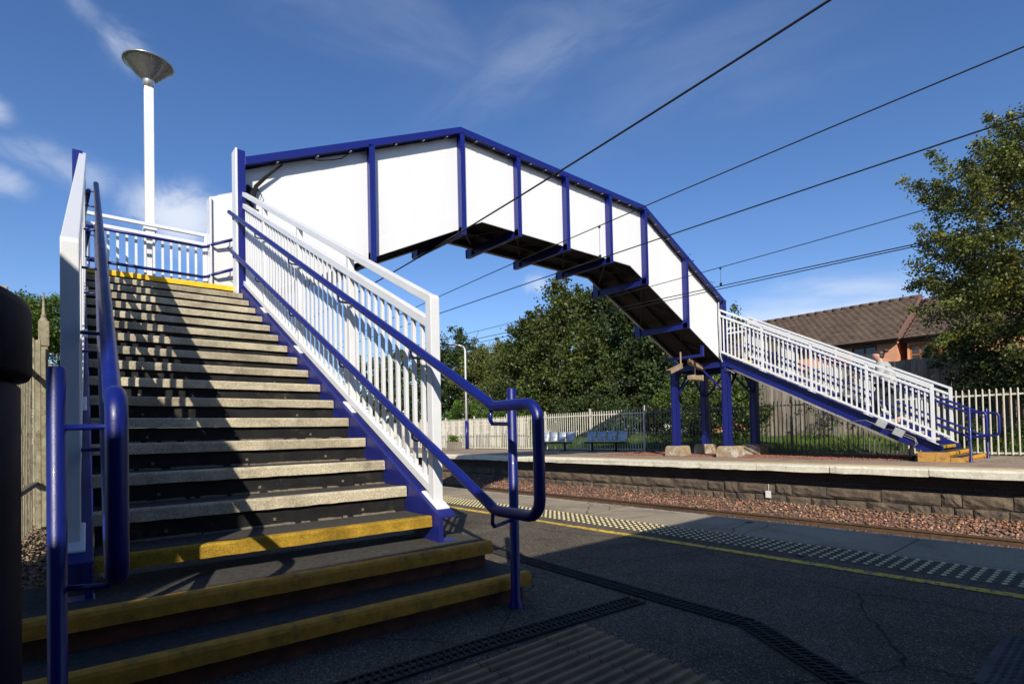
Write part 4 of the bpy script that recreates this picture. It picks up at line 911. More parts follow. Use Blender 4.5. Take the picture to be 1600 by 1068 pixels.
# ------------------------------------------------------------------ fences
def palisade(name, p, q, z0, z1, pitch, bay, label, m_, postup=0.18, wid=0.05, phase=0.0, rails=(0.30, 1.55), px=0.03, alt=None):
    p = Vector((*p, 0)); q = Vector((*q, 0)); d = (q - p).normalized(); s = Vector((-d.y, d.x, 0)); ln = (q - p).length
    par = empty(name, tuple(p)); tag(par, label, 'fence'); ang = math.atan2(d.y, d.x)
    par.rotation_euler = (0, 0, ang - math.pi / 2)     # local y along the fence, -x towards the track
    t = phase; bi = -1
    while t < ln:
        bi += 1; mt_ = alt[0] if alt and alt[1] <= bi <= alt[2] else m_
        e = min(t + bay, ln); m = MB(); k = t + pitch
        while k < e - pitch * 0.4:
            jz = random.uniform(-0.006, 0.006); ww = wid / 2
            # folded pale with pointed head
            dx = -0.02
            prof = [(-ww, 0.0), (-ww * 0.4, dx), (ww * 0.4, dx), (ww, 0.0)]
            vs = []
            for zz_ in (z0 + 0.04, z1 - 0.035 + jz): vs += [(b_ - 0.045, k + a_, zz_) for a_, b_ in prof]
            vs += [(-0.055, k - ww * 0.45, z1 + jz), (-0.055, k + ww * 0.45, z1 + jz)]
            m.add(vs, [(0, 1, 5, 4), (1, 2, 6, 5), (2, 3, 7, 6), (4, 5, 8), (5, 6, 9, 8), (6, 7, 9)]); k += pitch
        for h in rails: m.box(-0.045, -0.005, t + 0.02, e - 0.02, z0 + h, z0 + h + 0.045)
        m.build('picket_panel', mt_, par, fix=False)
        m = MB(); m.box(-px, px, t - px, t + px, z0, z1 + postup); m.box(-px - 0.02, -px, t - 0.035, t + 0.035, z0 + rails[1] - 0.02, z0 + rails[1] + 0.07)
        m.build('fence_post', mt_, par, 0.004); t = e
palisade('palisade_fence', (18.7, -1.1), (18.7, 43.4), 0.0, 1.75, 0.137, 2.90, 'long pale palisade fence along the back of the far platform', fence_w, rails=(0.06, 1.565), wid=0.038, postup=0.13, px=0.035, alt=(fence_shade, 2, 4))  # bays behind the far stairs get the shade-darkened tone
palisade('palisade_fence', (19.65, 21.5), (19.65, 44.0), 0.0, 1.70, 0.12, 2.6, 'second pale palisade fence standing close behind the first at the far left', fence_w, rails=(0.1, 1.4), wid=0.07, postup=0.02)
palisade('palisade_fence', (-0.42, 2.6), (0.28, 13.0), G, 2.12, 0.15, 2.75, 'lichen stained palisade fence squeezed beside the near stairs', fence_old, rails=(0.5, 1.75), wid=0.065, postup=-0.05, phase=0.3, px=0.022)
m = MB(); X0, Y0 = 0.02, 8.55
m.box(X0 - 0.038, X0 + 0.038, Y0 - 0.038, Y0 + 0.038, G, 2.02); m.box(X0 - 0.052, X0 + 0.052, Y0 - 0.052, Y0 + 0.052, 2.02, 2.32)
m.lathe([(0.052, 2.32), (0.034, 2.35), (0.024, 2.37), (0.032, 2.385), (0.022, 2.40), (0.018, 2.44), (0.008, 2.66), (0.0, 2.67)], (X0, Y0, 0), 12)
tag(m.build('gate_pier', fence_old, bevel=0.012), 'lichen stained pier with tapering spike finial in the left fence', 'pier')
# wooden board fence on the bank
m = MB(); y = -6.0; cols_ = []
while y < 9.75:
    wb = 0.145; z1 = 2.96 + random.uniform(-0.015, 0.015); x = 21.2 + (0.02 if int(y / wb) % 2 else 0)
    m.box(x, x + 0.022, y, y + wb - 0.008, 0.42, z1); cols_ += [random.uniform(0.75, 1.25)] * 8; y += wb
for z in (0.9, 1.8, 2.6): m.box(21.25, 21.30, -6, 9.7, z, z + 0.09); cols_ += [1] * 8
o = m.build('board_fence', wood_m, fix=False); tag(o, 'tall grey weathered board fence on the grass bank below the houses', 'fence')
ca = o.data.color_attributes.new('Col', 'FLOAT_COLOR', 'POINT')
ca.data.foreach_set('color', np.array([[c_, c_, c_, 1] for c_ in cols_], np.float32).ravel())

# ------------------------------------------------------------------ houses
def tiles(x0, z0, x1, z1, ya, yb, dy=0.30, n=17):
    """tiled plane from eave (x0,z0) to ridge (x1,z1), y from ya to yb"""
    e = Vector((x0, 0, z0)); r_ = Vector((x1, 0, z1)); d = (r_ - e); Ls = d.length; d.normalize(); nm = Vector((-d.z, 0, d.x))
    V = []; F = []; C = []; step = Ls / n; ny = int((yb - ya) / dy)
    prof = [(0.0, 0.0), (0.12, 0.018), (0.28, 0.024), (0.44, 0.018), (0.56, 0.0), (0.8, -0.004), (1.0, 0.0)]
    for i in range(n):
        for j in range(ny):
            o = len(V); cshade = random.uniform(0.78, 1.22); cc = (cshade * random.uniform(0.96, 1.05), cshade, cshade * random.uniform(0.92, 1.05))
            yo = ya + (j + (0.5 if i % 2 else 0.0)) * dy
            jit = random.uniform(-0.004, 0.004)
            for (u, hgt) in prof:
                y = yo + u * dy
                for (s, hh) in ((i * step - 0.03, 0.06 + jit), ((i + 1) * step, 0.012)):
                    p = e + d * s + nm * (hh + hgt); V.append((p.x, y, p.z)); C.append(cc)
                p = e + d * (i * step - 0.03) + nm * (0.0 + hgt * 0.4); V.append((p.x, y, p.z)); C.append(cc)
            for q in range(len(prof) - 1):
                a = o + q * 3; F.append((a, a + 1, a + 4, a + 3)); F.append((a, a + 3, a + 5, a + 2))
    C = np.concatenate([np.array(C), np.ones((len(C), 1))], 1)
    return V, F, C
def house(name, label, xe, ze, xr, zr, ya, yb, wallx, wins, gable_at=None):
    h = empty(name, (wallx + 4, (ya + yb) / 2, 0)); off = Vector((wallx + 4, (ya + yb) / 2, 0)); tag(h, label, 'house', 'pink brick bungalows behind the board fence')
    def put(o): o.parent = h; o.location = -off; return o
    V, F, C = tiles(xe, ze, xr, zr, ya, yb)
    r_ = put(npmesh('roof', V, F, tile_m, C, parent=None))
    m = MB(); sl_ = (zr - ze) / (xr - xe); m.prism([(xe, ze - 0.02), (xr, zr - 0.02), (2 * xr - xe, ze - 0.02)], 'y', ya + 0.06, yb - 0.02)
    put(m.build('roof_body', verge_m))
    m = MB(); y = ya
    while y < yb: m.tube([(xr, y, zr + 0.03), (xr, min(y + 0.43, yb), zr + 0.035)], [0.11, 0.12], 10); y += 0.43
    o = m.build('ridge_tile', tile_m); white_attr(o); put(o)
    m = MB(); m.prism([(xe - 0.03, ze - 0.10), (xr, zr - 0.10), (xr, zr + 0.10), (xe - 0.03, ze + 0.07)], 'y', ya - 0.02, ya + 0.03); m.prism([(xr, zr - 0.10), (2 * xr - xe, ze - 0.10), (2 * xr - xe, ze + 0.07), (xr, zr + 0.10)], 'y', ya - 0.04, ya + 0.05)
    put(m.build('verge', verge_m))
    m = MB(); m.box(xe + 0.02, xe + 0.06, ya, yb, ze - 0.16, ze - 0.0); m.tube([(xe - 0.04, ya, ze - 0.03), (xe - 0.04, yb, ze - 0.03)], 0.055, 10); m.box(xe + 0.06, wallx + 0.02, ya, yb, ze - 0.16, ze - 0.13)
    put(m.build('gutter', fascia_m))
    # wall with openings: piers between windows plus lintel/sill bands
    m = MB(); zt = ze - 0.14; y = ya + 0.15
    for (wa, wb, s0, s1, style) in sorted(wins):
        m.box(wallx, wallx + 0.25, y, wa, 0.5, zt); m.box(wallx, wallx + 0.25, wa, wb, 0.5, s0); 
        if s1 < zt - 0.01: m.box(wallx, wallx + 0.25, wa, wb, s1, zt)
        y = wb
    m.box(wallx, wallx + 0.25, y, yb - 0.1, 0.5, zt)
    for yy_ in (ya + 0.15, yb - 0.35): m.box(wallx + 0.25, 2 * xr - wallx, yy_, yy_ + 0.25, 0.5, zt)
    m.prism([(wallx + 0.3, zt), (2 * xr - wallx - 0.3, zt), (xr, zr - 0.15)], 'y', yb - 0.3, yb - 0.12)
    put(m.build('wall', housebrick))
    for (wa, wb, s0, s1, style) in wins:
        fm = frame_m if style else brownframe_m; m = MB(); t = 0.07; x = wallx + 0.06
        m.box(x, x + 0.06, wa, wa + t, s0, s1); m.box(x, x + 0.06, wb - t, wb, s0, s1); m.box(x, x + 0.06, wa + t, wb - t, s0, s0 + t); m.box(x, x + 0.06, wa + t, wb - t, s1 - t, s1)
        mid = (wa + wb) / 2; m.box(x + 0.002, x + 0.062, mid - t / 2, mid + t / 2, s0 + t, s1 - t); 
        if style: m.box(x + 0.004, x + 0.064, wa + t, wb - t, s0 + (s1 - s0) * 0.66, s0 + (s1 - s0) * 0.66 + 0.05)
        f_ = put(m.build('window', fm)); m = MB(); m.box(x + 0.03, x + 0.04, wa + t, wb - t, s0 + t, s1 - t); m.build('pane', glass_m, f_)
        m = MB(); m.box(wallx - 0.04, wallx + 0.1, wa - 0.05, wb + 0.05, s0 - 0.07, s0 - 0.002); m.build('sill', verge_m, f_)
    return h
house('bungalow', 'pink brick bungalow with long brown tiled roof reaching left behind the stairs', 28.0, 4.66, 32.0, 6.96, 6.85, 16.2, 28.35, [(7.75, 8.75, 3.0, 4.45, False), (11.2, 12.4, 3.2, 4.4, False)])
house('bungalow', 'lower pink brick bungalow with orange timber windows beside the birch', 28.3, 4.60, 32.3, 6.78, -6.0, 6.78, 28.6, [(5.85, 6.60, 3.0, 4.30, True), (4.40, 5.55, 3.0, 4.30, True), (0.5, 2.2, 3.0, 4.30, True)])
m = MB(); m.prism([(31.2, 6.30), (32.25, 6.30), (31.9, 6.82)], 'y', 6.80, 6.84); m.box(31.15, 31.7, 6.72, 6.84, 6.22, 6.28)
o = m.build('gable_vent', black_m); tag(o, 'small dark triangular gablet at the step between the two roofs', 'vent')

# ------------------------------------------------------------------ vegetation
def leafmat(name, base, tr=0.35, rough=0.5):
    return mat(name, base, tuple(x * 0.85 for x in base), 0.6, rough, attr='Col', transl=tr, spec=0.4)
lm_maple = leafmat('maple_leaves', (0.088, 0.115, 0.027)); lm_dark = leafmat('dark_leaves', (0.055, 0.085, 0.026)); lm_birch = leafmat('birch_leaves', (0.15, 0.17, 0.04), 0.3, 0.42)
lm_bush = leafmat('bright_bush_leaves', (0.10, 0.17, 0.025), 0.4); lm_ivy = leafmat('ivy_leaves', (0.10, 0.155, 0.03), 0.35)
def leaves(centers, radii, per, size, squash=1.0):
    n = len(centers); idx = np.repeat(np.arange(n), per); N = len(idx)
    off = rng.normal(size=(N, 3)) * 0.5; off[:, 2] *= squash
    P = centers[idx] + off * radii[idx][:, None]
    u = rng.normal(size=(N, 3)); u /= np.linalg.norm(u, axis=1)[:, None]
    nrm = rng.normal(size=(N, 3)) + np.array([0, 0, 0.7]); nrm /= np.linalg.norm(nrm, axis=1)[:, None]
    u = u - nrm * (u * nrm).sum(1)[:, None]; u /= np.linalg.norm(u, axis=1)[:, None]; v = np.cross(nrm, u)
    s = rng.uniform(size[0], size[1], N)[:, None] * 0.5
    V = np.stack([P - u * s, P - v * s * 0.62 + nrm * s * 0.15, P + u * s * 1.05, P + v * s * 0.62 + nrm * s * 0.15], 1).reshape(-1, 3)
    F = np.arange(N * 4).reshape(-1, 4)
    cl = rng.uniform(0.72, 1.28, (n, 1)) * rng.uniform(0.92, 1.08, (n, 3)); c = cl[idx] * rng.uniform(0.7, 1.35, (N, 1))
    yel = rng.random(N) < 0.06; c[yel] *= [1.7, 1.35, 0.9]
    C = np.concatenate([np.repeat(c, 4, 0), np.ones((N * 4, 1))], 1)
    return V, F, C
def crown_points(lobes, n, shell=0.72, jitter=0.12):
    w_ = np.array([l[3] * l[4] + l[4] * l[5] + l[3] * l[5] for l in lobes]); w_ = w_ / w_.sum()
    k = rng.choice(len(lobes), n, p=w_); Ld = np.array(lobes)[k]
    d = rng.normal(size=(n, 3)); d /= np.linalg.norm(d, axis=1)[:, None]
    r_ = np.where(rng.random(n) < shell, rng.uniform(0.82, 1.08, n), rng.uniform(0.3, 0.85, n))
    return Ld[:, :3] + d * r_[:, None] * Ld[:, 3:6] + rng.normal(size=(n, 3)) * jitter
def tree(name, label, base, lobes, clumps, per, size, lm, trunk_r=0.22, crad=(0.3, 0.65), group='trees beyond the far platform', squash=0.8, tips=0, cat='tree', zmin=None, shell=0.72):
    t = empty(name, base); tag(t, label, cat, group); B = np.array(base)
    P = crown_points(lobes, clumps, shell); 
    if zmin is not None: P = P[P[:, 2] > zmin]
    rad = rng.uniform(crad[0], crad[1], len(P))
    if tips:   # thin leafy shoots that break the outline
        k = rng.choice(len(P), tips); 
        for q in k:
            l = lobes[int(np.argmin([np.linalg.norm((P[q] - np.array(l[:3])) / np.array(l[3:6])) for l in lobes]))]
            d = (P[q] - np.array(l[:3])) / np.array(l[3:6]); d /= np.linalg.norm(d) + 1e-6; d = d + np.array([0, 0, 0.5]); d /= np.linalg.norm(d)
            for s in (0.3, 0.6, 0.9): P = np.vstack([P, P[q] + d * s]); rad = np.append(rad, 0.26 * (1.2 - s * 0.6))
    V, F, C = leaves(P - B, rad, per, size, squash)
    npmesh('crown', V, F, lm, C, parent=t)
    m = MB(); top = max(l[2] for l in lobes) - base[2]
    m.tube([(0, 0, -0.3), (0.03, 0.05, top * 0.3), (-0.05, 0.1, top * 0.6), (0, 0, top)], [trunk_r, trunk_r * 0.8, trunk_r * 0.5, trunk_r * 0.15], 10)
    for l in lobes:
        c = np.array(l[:3]) - B; s = (0.0, 0.05, max(0.2, min(top * 0.45, c[2] * 0.5)))
        for k in range(3):
            e = c + rng.normal(size=3) * np.array(l[3:6]) * 0.4; mid = (np.array(s) + e) / 2 + rng.normal(size=3) * 0.2
            m.tube([s, tuple(mid), tuple(e)], [trunk_r * 0.45, trunk_r * 0.25, 0.02], 6)
    m.build('trunk', bark_m, t)
    return t
tree('maple_tree', 'broad sycamore with olive leaves filling the middle behind the benches', (24.5, 23.0, 0.3),
     [(24.5, 23.3, 5.2, 3.0, 3.8, 3.6), (24.3, 22.9, 8.3, 1.5, 1.25, 1.7), (24.8, 21.2, 7.8, 1.5, 1.2, 1.5), (24.0, 25.6, 6.2, 1.8, 1.9, 1.7), (23.6, 27.6, 4.5, 1.6, 1.7, 1.8), (23.3, 22.0, 2.8, 2.2, 4.0, 1.9), (23.6, 24.6, 7.0, 1.3, 1.4, 1.4), (23.2, 20.5, 4.6, 1.6, 1.8, 1.8)],
     760, 80, (0.13, 0.24), lm_maple, 0.28, tips=46)
tree('maple_tree', 'darker leafy tree rising under the footbridge behind the fence', (24.5, 17.4, 0.3),
     [(24.5, 18.0, 5.4, 2.4, 2.6, 3.0), (25.0, 19.6, 8.3, 1.7, 1.5, 1.3), (24.0, 16.3, 4.4, 2.0, 1.8, 2.1), (23.4, 18.0, 2.9, 1.8, 2.6, 1.6)],
     430, 80, (0.13, 0.22), lm_dark, 0.24, tips=24)
tree('leafy_tree', 'tall tree behind the bridge whose top twigs show above the sloping rail', (30.5, 17.8, 0.3),
     [(30.5, 18.2, 5.0, 3.0, 2.4, 3.0), (30.5, 18.5, 9.9, 0.5, 0.25, 1.5), (30.5, 17.3, 8.6, 0.4, 0.2, 1.3), (30.5, 15.35, 6.6, 0.5, 0.22, 1.25)], 360, 65, (0.13, 0.22), lm_maple, 0.24, tips=0, crad=(0.25, 0.5))
tree('leafy_tree', 'bushy olive tree behind the white lamp post', (30.0, 43.0, 0.0),
     [(30.0, 42.5, 5.9, 3.0, 3.8, 4.6), (30.0, 46.5, 5.0, 3.0, 3.2, 4.0), (29.5, 40.4, 6.5, 2.0, 1.8, 2.4)], 480, 70, (0.17, 0.30), lm_dark, 0.24, tips=30)
tree('leafy_tree', 'yellowish young tree between the lamp post and the sycamore', (29.5, 36.2, 0.0),
     [(29.5, 37.3, 5.2, 2.2, 2.8, 3.6), (29.2, 33.4, 4.9, 2.0, 2.2, 3.2), (29.5, 36.0, 7.0, 1.5, 2.2, 1.5)], 560, 70, (0.10, 0.18), lm_birch, 0.2, tips=14)
tree('leafy_tree', 'leafy tree seen through the balusters of the near stairs', (31.0, 55.0, 0.0),
     [(31, 54, 5.6, 4, 4.5, 4.6), (32, 64, 6.0, 4, 6.0, 5.0)], 420, 55, (0.24, 0.40), lm_maple, 0.24)
tree('round_tree', 'rounded sunlit green tree far away at the left beyond the fence', (0.1, 42.0, 0.0),
     [(-0.1, 42, 5.5, 3.0, 2.6, 4.0), (0.5, 42, 7.8, 1.9, 2.0, 1.75), (-0.9, 41, 7.4, 1.5, 1.4, 1.4)], 420, 80, (0.12, 0.2), lm_bush, 0.25, group='trees beyond the near platform')
tree('round_tree', 'low tree hidden behind the left fence pickets', (-2.9, 30.0, 0.0), [(-2.9, 30, 4.2, 1.7, 2.0, 2.6)], 160, 70, (0.12, 0.2), lm_bush, 0.2, group='trees beyond the near platform')
# birch on the right
bl = [(22.6, 0.2, 6.4, 3.0, 3.6, 3.9), (22.4, 2.7, 7.2, 1.7, 1.6, 2.2), (22.3, 3.9, 6.1, 1.1, 1.1, 1.2), (22.0, 3.4, 4.7, 1.4, 1.4, 1.4), (22.3, 1.3, 9.0, 1.5, 1.3, 1.3), (21.9, 1.2, 3.9, 1.8, 2.2, 1.7), (21.6, -0.8, 4.0, 1.8, 2.0, 2.0), (22.0, 2.9, 8.2, 0.9, 0.8, 0.9)]
kb = 0.92; bl = [(x * kb, y * kb, 0.87 + (z - 0.87) * kb, rx * kb, ry * kb, rz * kb) for x, y, z, rx, ry, rz in bl]
tree('birch_tree', 'large birch with small yellow green leaves at the right edge', (20.9, 0.0, 0.35), bl, 820, 90, (0.06, 0.115), lm_birch, 0.22, tips=170, crad=(0.2, 0.46), shell=0.62)
tree('leafy_tree', 'dark ivy covered tree between the pale pickets and the board fence', (20.4, 1.6, 0.3), [(20.4, 1.6, 2.0, 0.6, 2.2, 1.2), (20.4, 3.2, 2.9, 0.5, 0.8, 0.6), (20.4, -0.6, 2.2, 0.6, 1.4, 1.3)], 200, 55, (0.08, 0.14), lm_dark, 0.12, crad=(0.2, 0.4))
tree('leafy_tree', 'dark shaded tree under the birch behind the board fence', (24.0, 1.5, 0.4), [(24.2, 1.5, 3.6, 1.6, 2.6, 1.9), (24.2, -2.0, 3.6, 1.8, 2.2, 2.0)], 220, 60, (0.09, 0.16), lm_dark, 0.2)
# bushes along the fence
for i, (lb, y, x, rz_, ry, h, lm, per) in enumerate((
    ('bright green bush rising over the fence near the lamp post', 29.0, 21.6, 1.1, 3.2, 2.5, lm_bush, 60),
    ('low bush between the lamp post and the handrail loop', 25.0, 21.6, 1.0, 2.2, 1.9, lm_bush, 60),
    ('dark undergrowth behind the two benches', 18.0, 21.6, 1.0, 4.0, 2.2, lm_dark, 60),
    ('yellow green climbing shrub behind the left bridge columns', 12.9, 21.4, 1.0, 1.7, 2.5, lm_ivy, 60),
    ('yellow green shrub behind the right bridge columns', 10.6, 21.2, 0.9, 1.3, 2.5, lm_ivy, 60))):
    lobes_ = [(x, y, bankz(x) + h * 0.42, rz_, ry, h * 0.5), (x - 0.2, y + ry * 0.4, bankz(x) + h * 0.55, rz_ * 0.7, ry * 0.5, h * 0.45), (x - 0.1, y - ry * 0.4, bankz(x) + h * 0.45, rz_ * 0.7, ry * 0.5, h * 0.42)]
    tree('shrub', lb, (x, y, bankz(x)), lobes_, int(60 * ry), per, (0.08, 0.16), lm, 0.05, crad=(0.18, 0.4), group='shrubs behind the far fence', cat='shrub')
tree('hedge', 'dark leafy hedge behind the bridge columns in front of the houses', (24.5, 13.0, 0.6), [(24.6, 11.2, 2.0, 0.8, 1.8, 1.5), (24.6, 13.8, 2.2, 0.8, 2.0, 1.7), (24.6, 16.6, 2.2, 0.8, 2.0, 1.7)], 330, 70, (0.11, 0.19), lm_dark, 0.1, crad=(0.25, 0.45), group='shrubs behind the far fence', cat='hedge', shell=0.55)
tree('shrub', 'thin twiggy climber against the lit board fence', (20.7, 7.4, 0.4), [(20.8, 7.4, 1.1, 0.25, 0.8, 0.6), (20.8, 6.6, 1.5, 0.2, 0.4, 0.5)], 26, 28, (0.05, 0.10), lm_ivy, 0.03, crad=(0.12, 0.25), group='shrubs behind the far fence', cat='shrub')
tree('shrub', 'low weeds behind the pale pickets at the right', (19.9, 1.2, 0.1), [(20.0, 1.2, 0.5, 0.4, 1.9, 0.45), (20.2, 3.2, 0.4, 0.4, 0.7, 0.35)], 60, 40, (0.06, 0.11), lm_bush, 0.03, crad=(0.12, 0.25), group='shrubs behind the far fence', cat='shrub')
tree('cypress', 'small dark conical conifer in front of the orange framed window', (27.0, 5.5, 0.5), [(27.0, 5.45, 2.6, 0.42, 0.42, 1.2), (27.0, 5.45, 3.5, 0.28, 0.28, 0.85)], 110, 60, (0.05, 0.09), lm_dark, 0.06, crad=(0.12, 0.2))
# planter plants
P = np.stack([rng.uniform(-0.2, 0.2, 34), rng.uniform(-0.4, 0.4, 34), rng.uniform(0.46, 0.72, 34)], 1)
V, F, C = leaves(P, np.full(34, 0.13), 26, (0.05, 0.10)); fy = rng.random(len(V) // 4) < 0.3; C4 = C.reshape(-1, 4, 4); C4[fy, :, :3] *= [3.2, 2.2, 0.6]
npmesh('plants', V, F, lm_bush, C4.reshape(-1, 4), parent=pl)

# ------------------------------------------------------------------ overhead wires
def sag(x, pts, r_, name='overhead_wire'):
    pts = sorted(pts); ys_ = [p[0] for p in pts]; zs = [p[1] for p in pts]
    m = MB(); m.tube([(x, y, z) for y, z in zip(ys_, zs)], r_, 6); return m
def wire(x, pts, r_, label):
    co_ = np.polyfit([p[0] for p in pts], [p[1] for p in pts], 2 if len(pts) > 2 else 1)
    yy_ = np.linspace(-12, 60, 60); zb = [float(np.polyval(co_, min(max(y, -3), 26))) for y in yy_]
    m = MB(); m.tube([(x, y, z) for y, z in zip(yy_, zb)], r_, 6)
    return tag(m.build('overhead_wire', black_m), label, 'wire', 'overhead railway wires'), co_
wire(5.6, [(1.83 * .933, 4.87), (4.24 * .933, 4.66), (8.06 * .933, 4.45), (11.7 * .933, 4.26)], 0.013, 'thickest overhead wire crossing highest over the bridge middle')
s1, c1_ = wire(8.0, [(0.73, 4.893), (5.57, 4.78), (12.3, 4.52)], 0.009, 'catenary wire above the near track, second from the top')
k1, d1_ = wire(8.0, [(0.75, 4.15), (5.6, 4.13), (12.3, 4.075)], 0.010, 'contact wire above the near track, third from the top')
s2, c2_ = wire(11.3, [(2.04, 4.49), (6.15, 4.40), (8.1, 4.375)], 0.008, 'fine catenary wire above the far track')
k2, d2_ = wire(11.3, [(1.11, 3.92), (5.8, 3.99), (10.8, 4.06)], 0.010, 'contact wire above the far track, upper of the close pair')
k3, d3_ = wire(11.34, [(1.13, 3.90), (5.9, 3.94), (10.9, 3.97)], 0.009, 'contact wire above the far track, lower of the close pair')
for x, y, ca_, cb_, lb in ((8.0, 6.63, c1_, d1_, 'dropper joining the wires in front of the bridge panel'), (11.3, 5.99, c2_, d2_, 'dropper joining the wires right of the bridge end')):
    m = MB(); za, zb = float(np.polyval(ca_, y)), float(np.polyval(cb_, y)); m.tube([(x, y, za), (x, y, zb)], 0.0035, 5); m.box(x - 0.015, x + 0.015, y - 0.02, y + 0.02, zb + 0.01, zb + 0.07); m.box(x - 0.012, x + 0.012, y - 0.02, y + 0.02, za - 0.04, za + 0.005)
    tag(m.build('wire_dropper', black_m), lb, 'wire', 'droppers between the overhead wires')

# ------------------------------------------------------------------ unseen buildings, shaped to shade the foreground and cut sky light
def building(name, label, x0, x1, y0, y1, h, ov=0.3):
    b = empty(name, ((x0 + x1) / 2, (y0 + y1) / 2, 0)); off = Vector(((x0 + x1) / 2, (y0 + y1) / 2, 0)); tag(b, label, 'building')
    def put(m, n, mt): o = m.build(n, mt, b); o.location = -off; return o
    m = MB(); m.box(x0 + ov, x1 - ov, y0 + ov, y1 - ov, G, h - 0.18); put(m, 'wall', brick_dk)  # dark brick keeps bounced light low
    m = MB(); m.box(x0, x1, y0, y1, h - 0.18, h); put(m, 'roof', fascia_m)
    w_ = put(MB().box(x0 + ov + 0.6, x0 + ov + 1.6, y1 - ov, y1 - ov + 0.05, 0.0, 2.0), 'door', brownframe_m)
building('station_building', 'unseen low dark brick station building, canopy shaped to shade the foreground', -6.5, 4.4, -9.0, -0.79, 3.0, 1.3)  # canopy depth set by the ground shadow edge and to hide more sky
building('sky_blocker', 'unseen tall dark block added behind the camera to cut sky light', -9.0, 3.4, -16.0, -5.4, 6.5, 0.2)  # added only to block sky light from behind
b_ = empty('shadow_caster', (-2.2, 1.0, 0)); tag(b_, 'unseen block beyond the left fence, shaped to cast shadow on the stairs', 'building')
fp = [(-3.15, -0.55), (-2.42, -0.55), (-2.30, -0.40), (-1.78, 0.12), (-1.29, 1.2), (-1.24, 2.5), (-3.15, 2.5)]  # invented block, footprint traced back from shadow edges on stairs and newel
m = MB(); m.prism([(x + 2.2, y - 1.0) for x, y in fp], 'z', 2.86, 3.0); m.build('roof', fascia_m, b_)
m = MB(); m.prism([((x + 2.2) * 0.9 , (y - 1.0) * 0.9) for x, y in fp], 'z', G - 0.05, 2.859); m.build('wall', brick_dk, b_)

# ------------------------------------------------------------------ person on the far stairs
skin_m = mat('skin', (0.62, 0.36, 0.27), (0.56, 0.31, 0.23), 12, 0.5); hair_m = mat('brown_hair', (0.06, 0.028, 0.016), (0.035, 0.016, 0.01), 25, 0.45, stretch=(1, 1, 4))
card_m = mat('grey_knit', (0.42, 0.42, 0.405), (0.34, 0.34, 0.33), 22, 0.9, 0.5, 120); trou_m = mat('dark_trousers', (0.03, 0.032, 0.04), None, 9, 0.8); shoe_m = mat('black_shoes', (0.02, 0.02, 0.02), None, 9, 0.5)
legskin = mat('plum_leggings', (0.09, 0.03, 0.04), None, 9, 0.8)
def skinned(name, pts, edges, mt, parent, root=0, sub=2, loc=(0, 0, 0)):
    me = bpy.data.meshes.new(name); me.from_pydata([p[:3] for p in pts], edges, []); o = bpy.data.objects.new(name, me); col.objects.link(o)
    sk = o.modifiers.new('skin', 'SKIN'); sk.use_smooth_shade = True
    for i, p in enumerate(pts):
        v = me.skin_vertices[0].data[i]; r_ = p[3]; v.radius = (r_, p[4] if len(p) > 4 else r_); v.use_root = i == root
    ss = o.modifiers.new('sub', 'SUBSURF'); ss.levels = sub; ss.render_levels = sub
    dg = bpy.context.evaluated_depsgraph_get(); ev = o.evaluated_get(dg); nm = bpy.data.meshes.new_from_object(ev); bpy.data.objects.remove(o)
    nm.materials.clear(); nm.materials.append(mt); nm.polygons.foreach_set('use_smooth', [True] * len(nm.polygons))
    q = bpy.data.objects.new(name, nm); col.objects.link(q); q.parent = parent; return q
pz = TOP - 12 * RISE + 0.0   # tread under the front foot
pe = empty('person', (16.50, 4.36, pz + 0.01)); pe.scale = (1.1, 1.22, 1.03); tag(pe, 'person in a pale grey cardigan climbing the far stairs, hair in a bun', 'person')
# local: x right (world X), y forward (up the stairs), z up from rear-foot tread
z0 = -RISE
body = [(0, -0.05, 0.90, 0.125), (0, -0.03, 1.08, 0.11), (0, 0.02, 1.26, 0.12), (0, 0.055, 1.38, 0.07), (0, 0.075, 1.44, 0.05), (0, 0.11, 1.52, 0.095), (0, 0.12, 1.60, 0.115), (0, 0.115, 1.66, 0.10),
        (-0.17, 0.04, 1.34, 0.05), (-0.24, 0.02, 1.10, 0.042), (-0.40, 0.24, 1.02, 0.034), (-0.56, 0.37, 1.04, 0.024), (0.17, 0.04, 1.34, 0.05), (0.23, -0.06, 1.10, 0.042), (0.22, 0.06, 0.90, 0.034), (0.21, 0.12, 0.84, 0.024),
        (-0.09, -0.03, 0.82, 0.09), (-0.10, 0.17, 0.47, 0.06), (-0.10, 0.10, 0.10, 0.042), (-0.10, 0.13, 0.05, 0.035), (-0.10, 0.23, 0.035, 0.028),
        (0.09, -0.06, 0.82, 0.09), (0.10, -0.04, 0.38, 0.06), (0.10, -0.20, -0.04, 0.042), (0.10, -0.19, z0 + 0.06, 0.035), (0.10, -0.08, z0 + 0.035, 0.028)]
E_ = [(0, 1), (1, 2), (2, 3), (3, 4), (4, 5), (5, 6), (6, 7), (2, 8), (8, 9), (9, 10), (10, 11), (2, 12), (12, 13), (13, 14), (14, 15), (0, 16), (16, 17), (17, 18), (18, 19), (19, 20), (0, 21), (21, 22), (22, 23), (23, 24), (24, 25)]
nb = len(body)
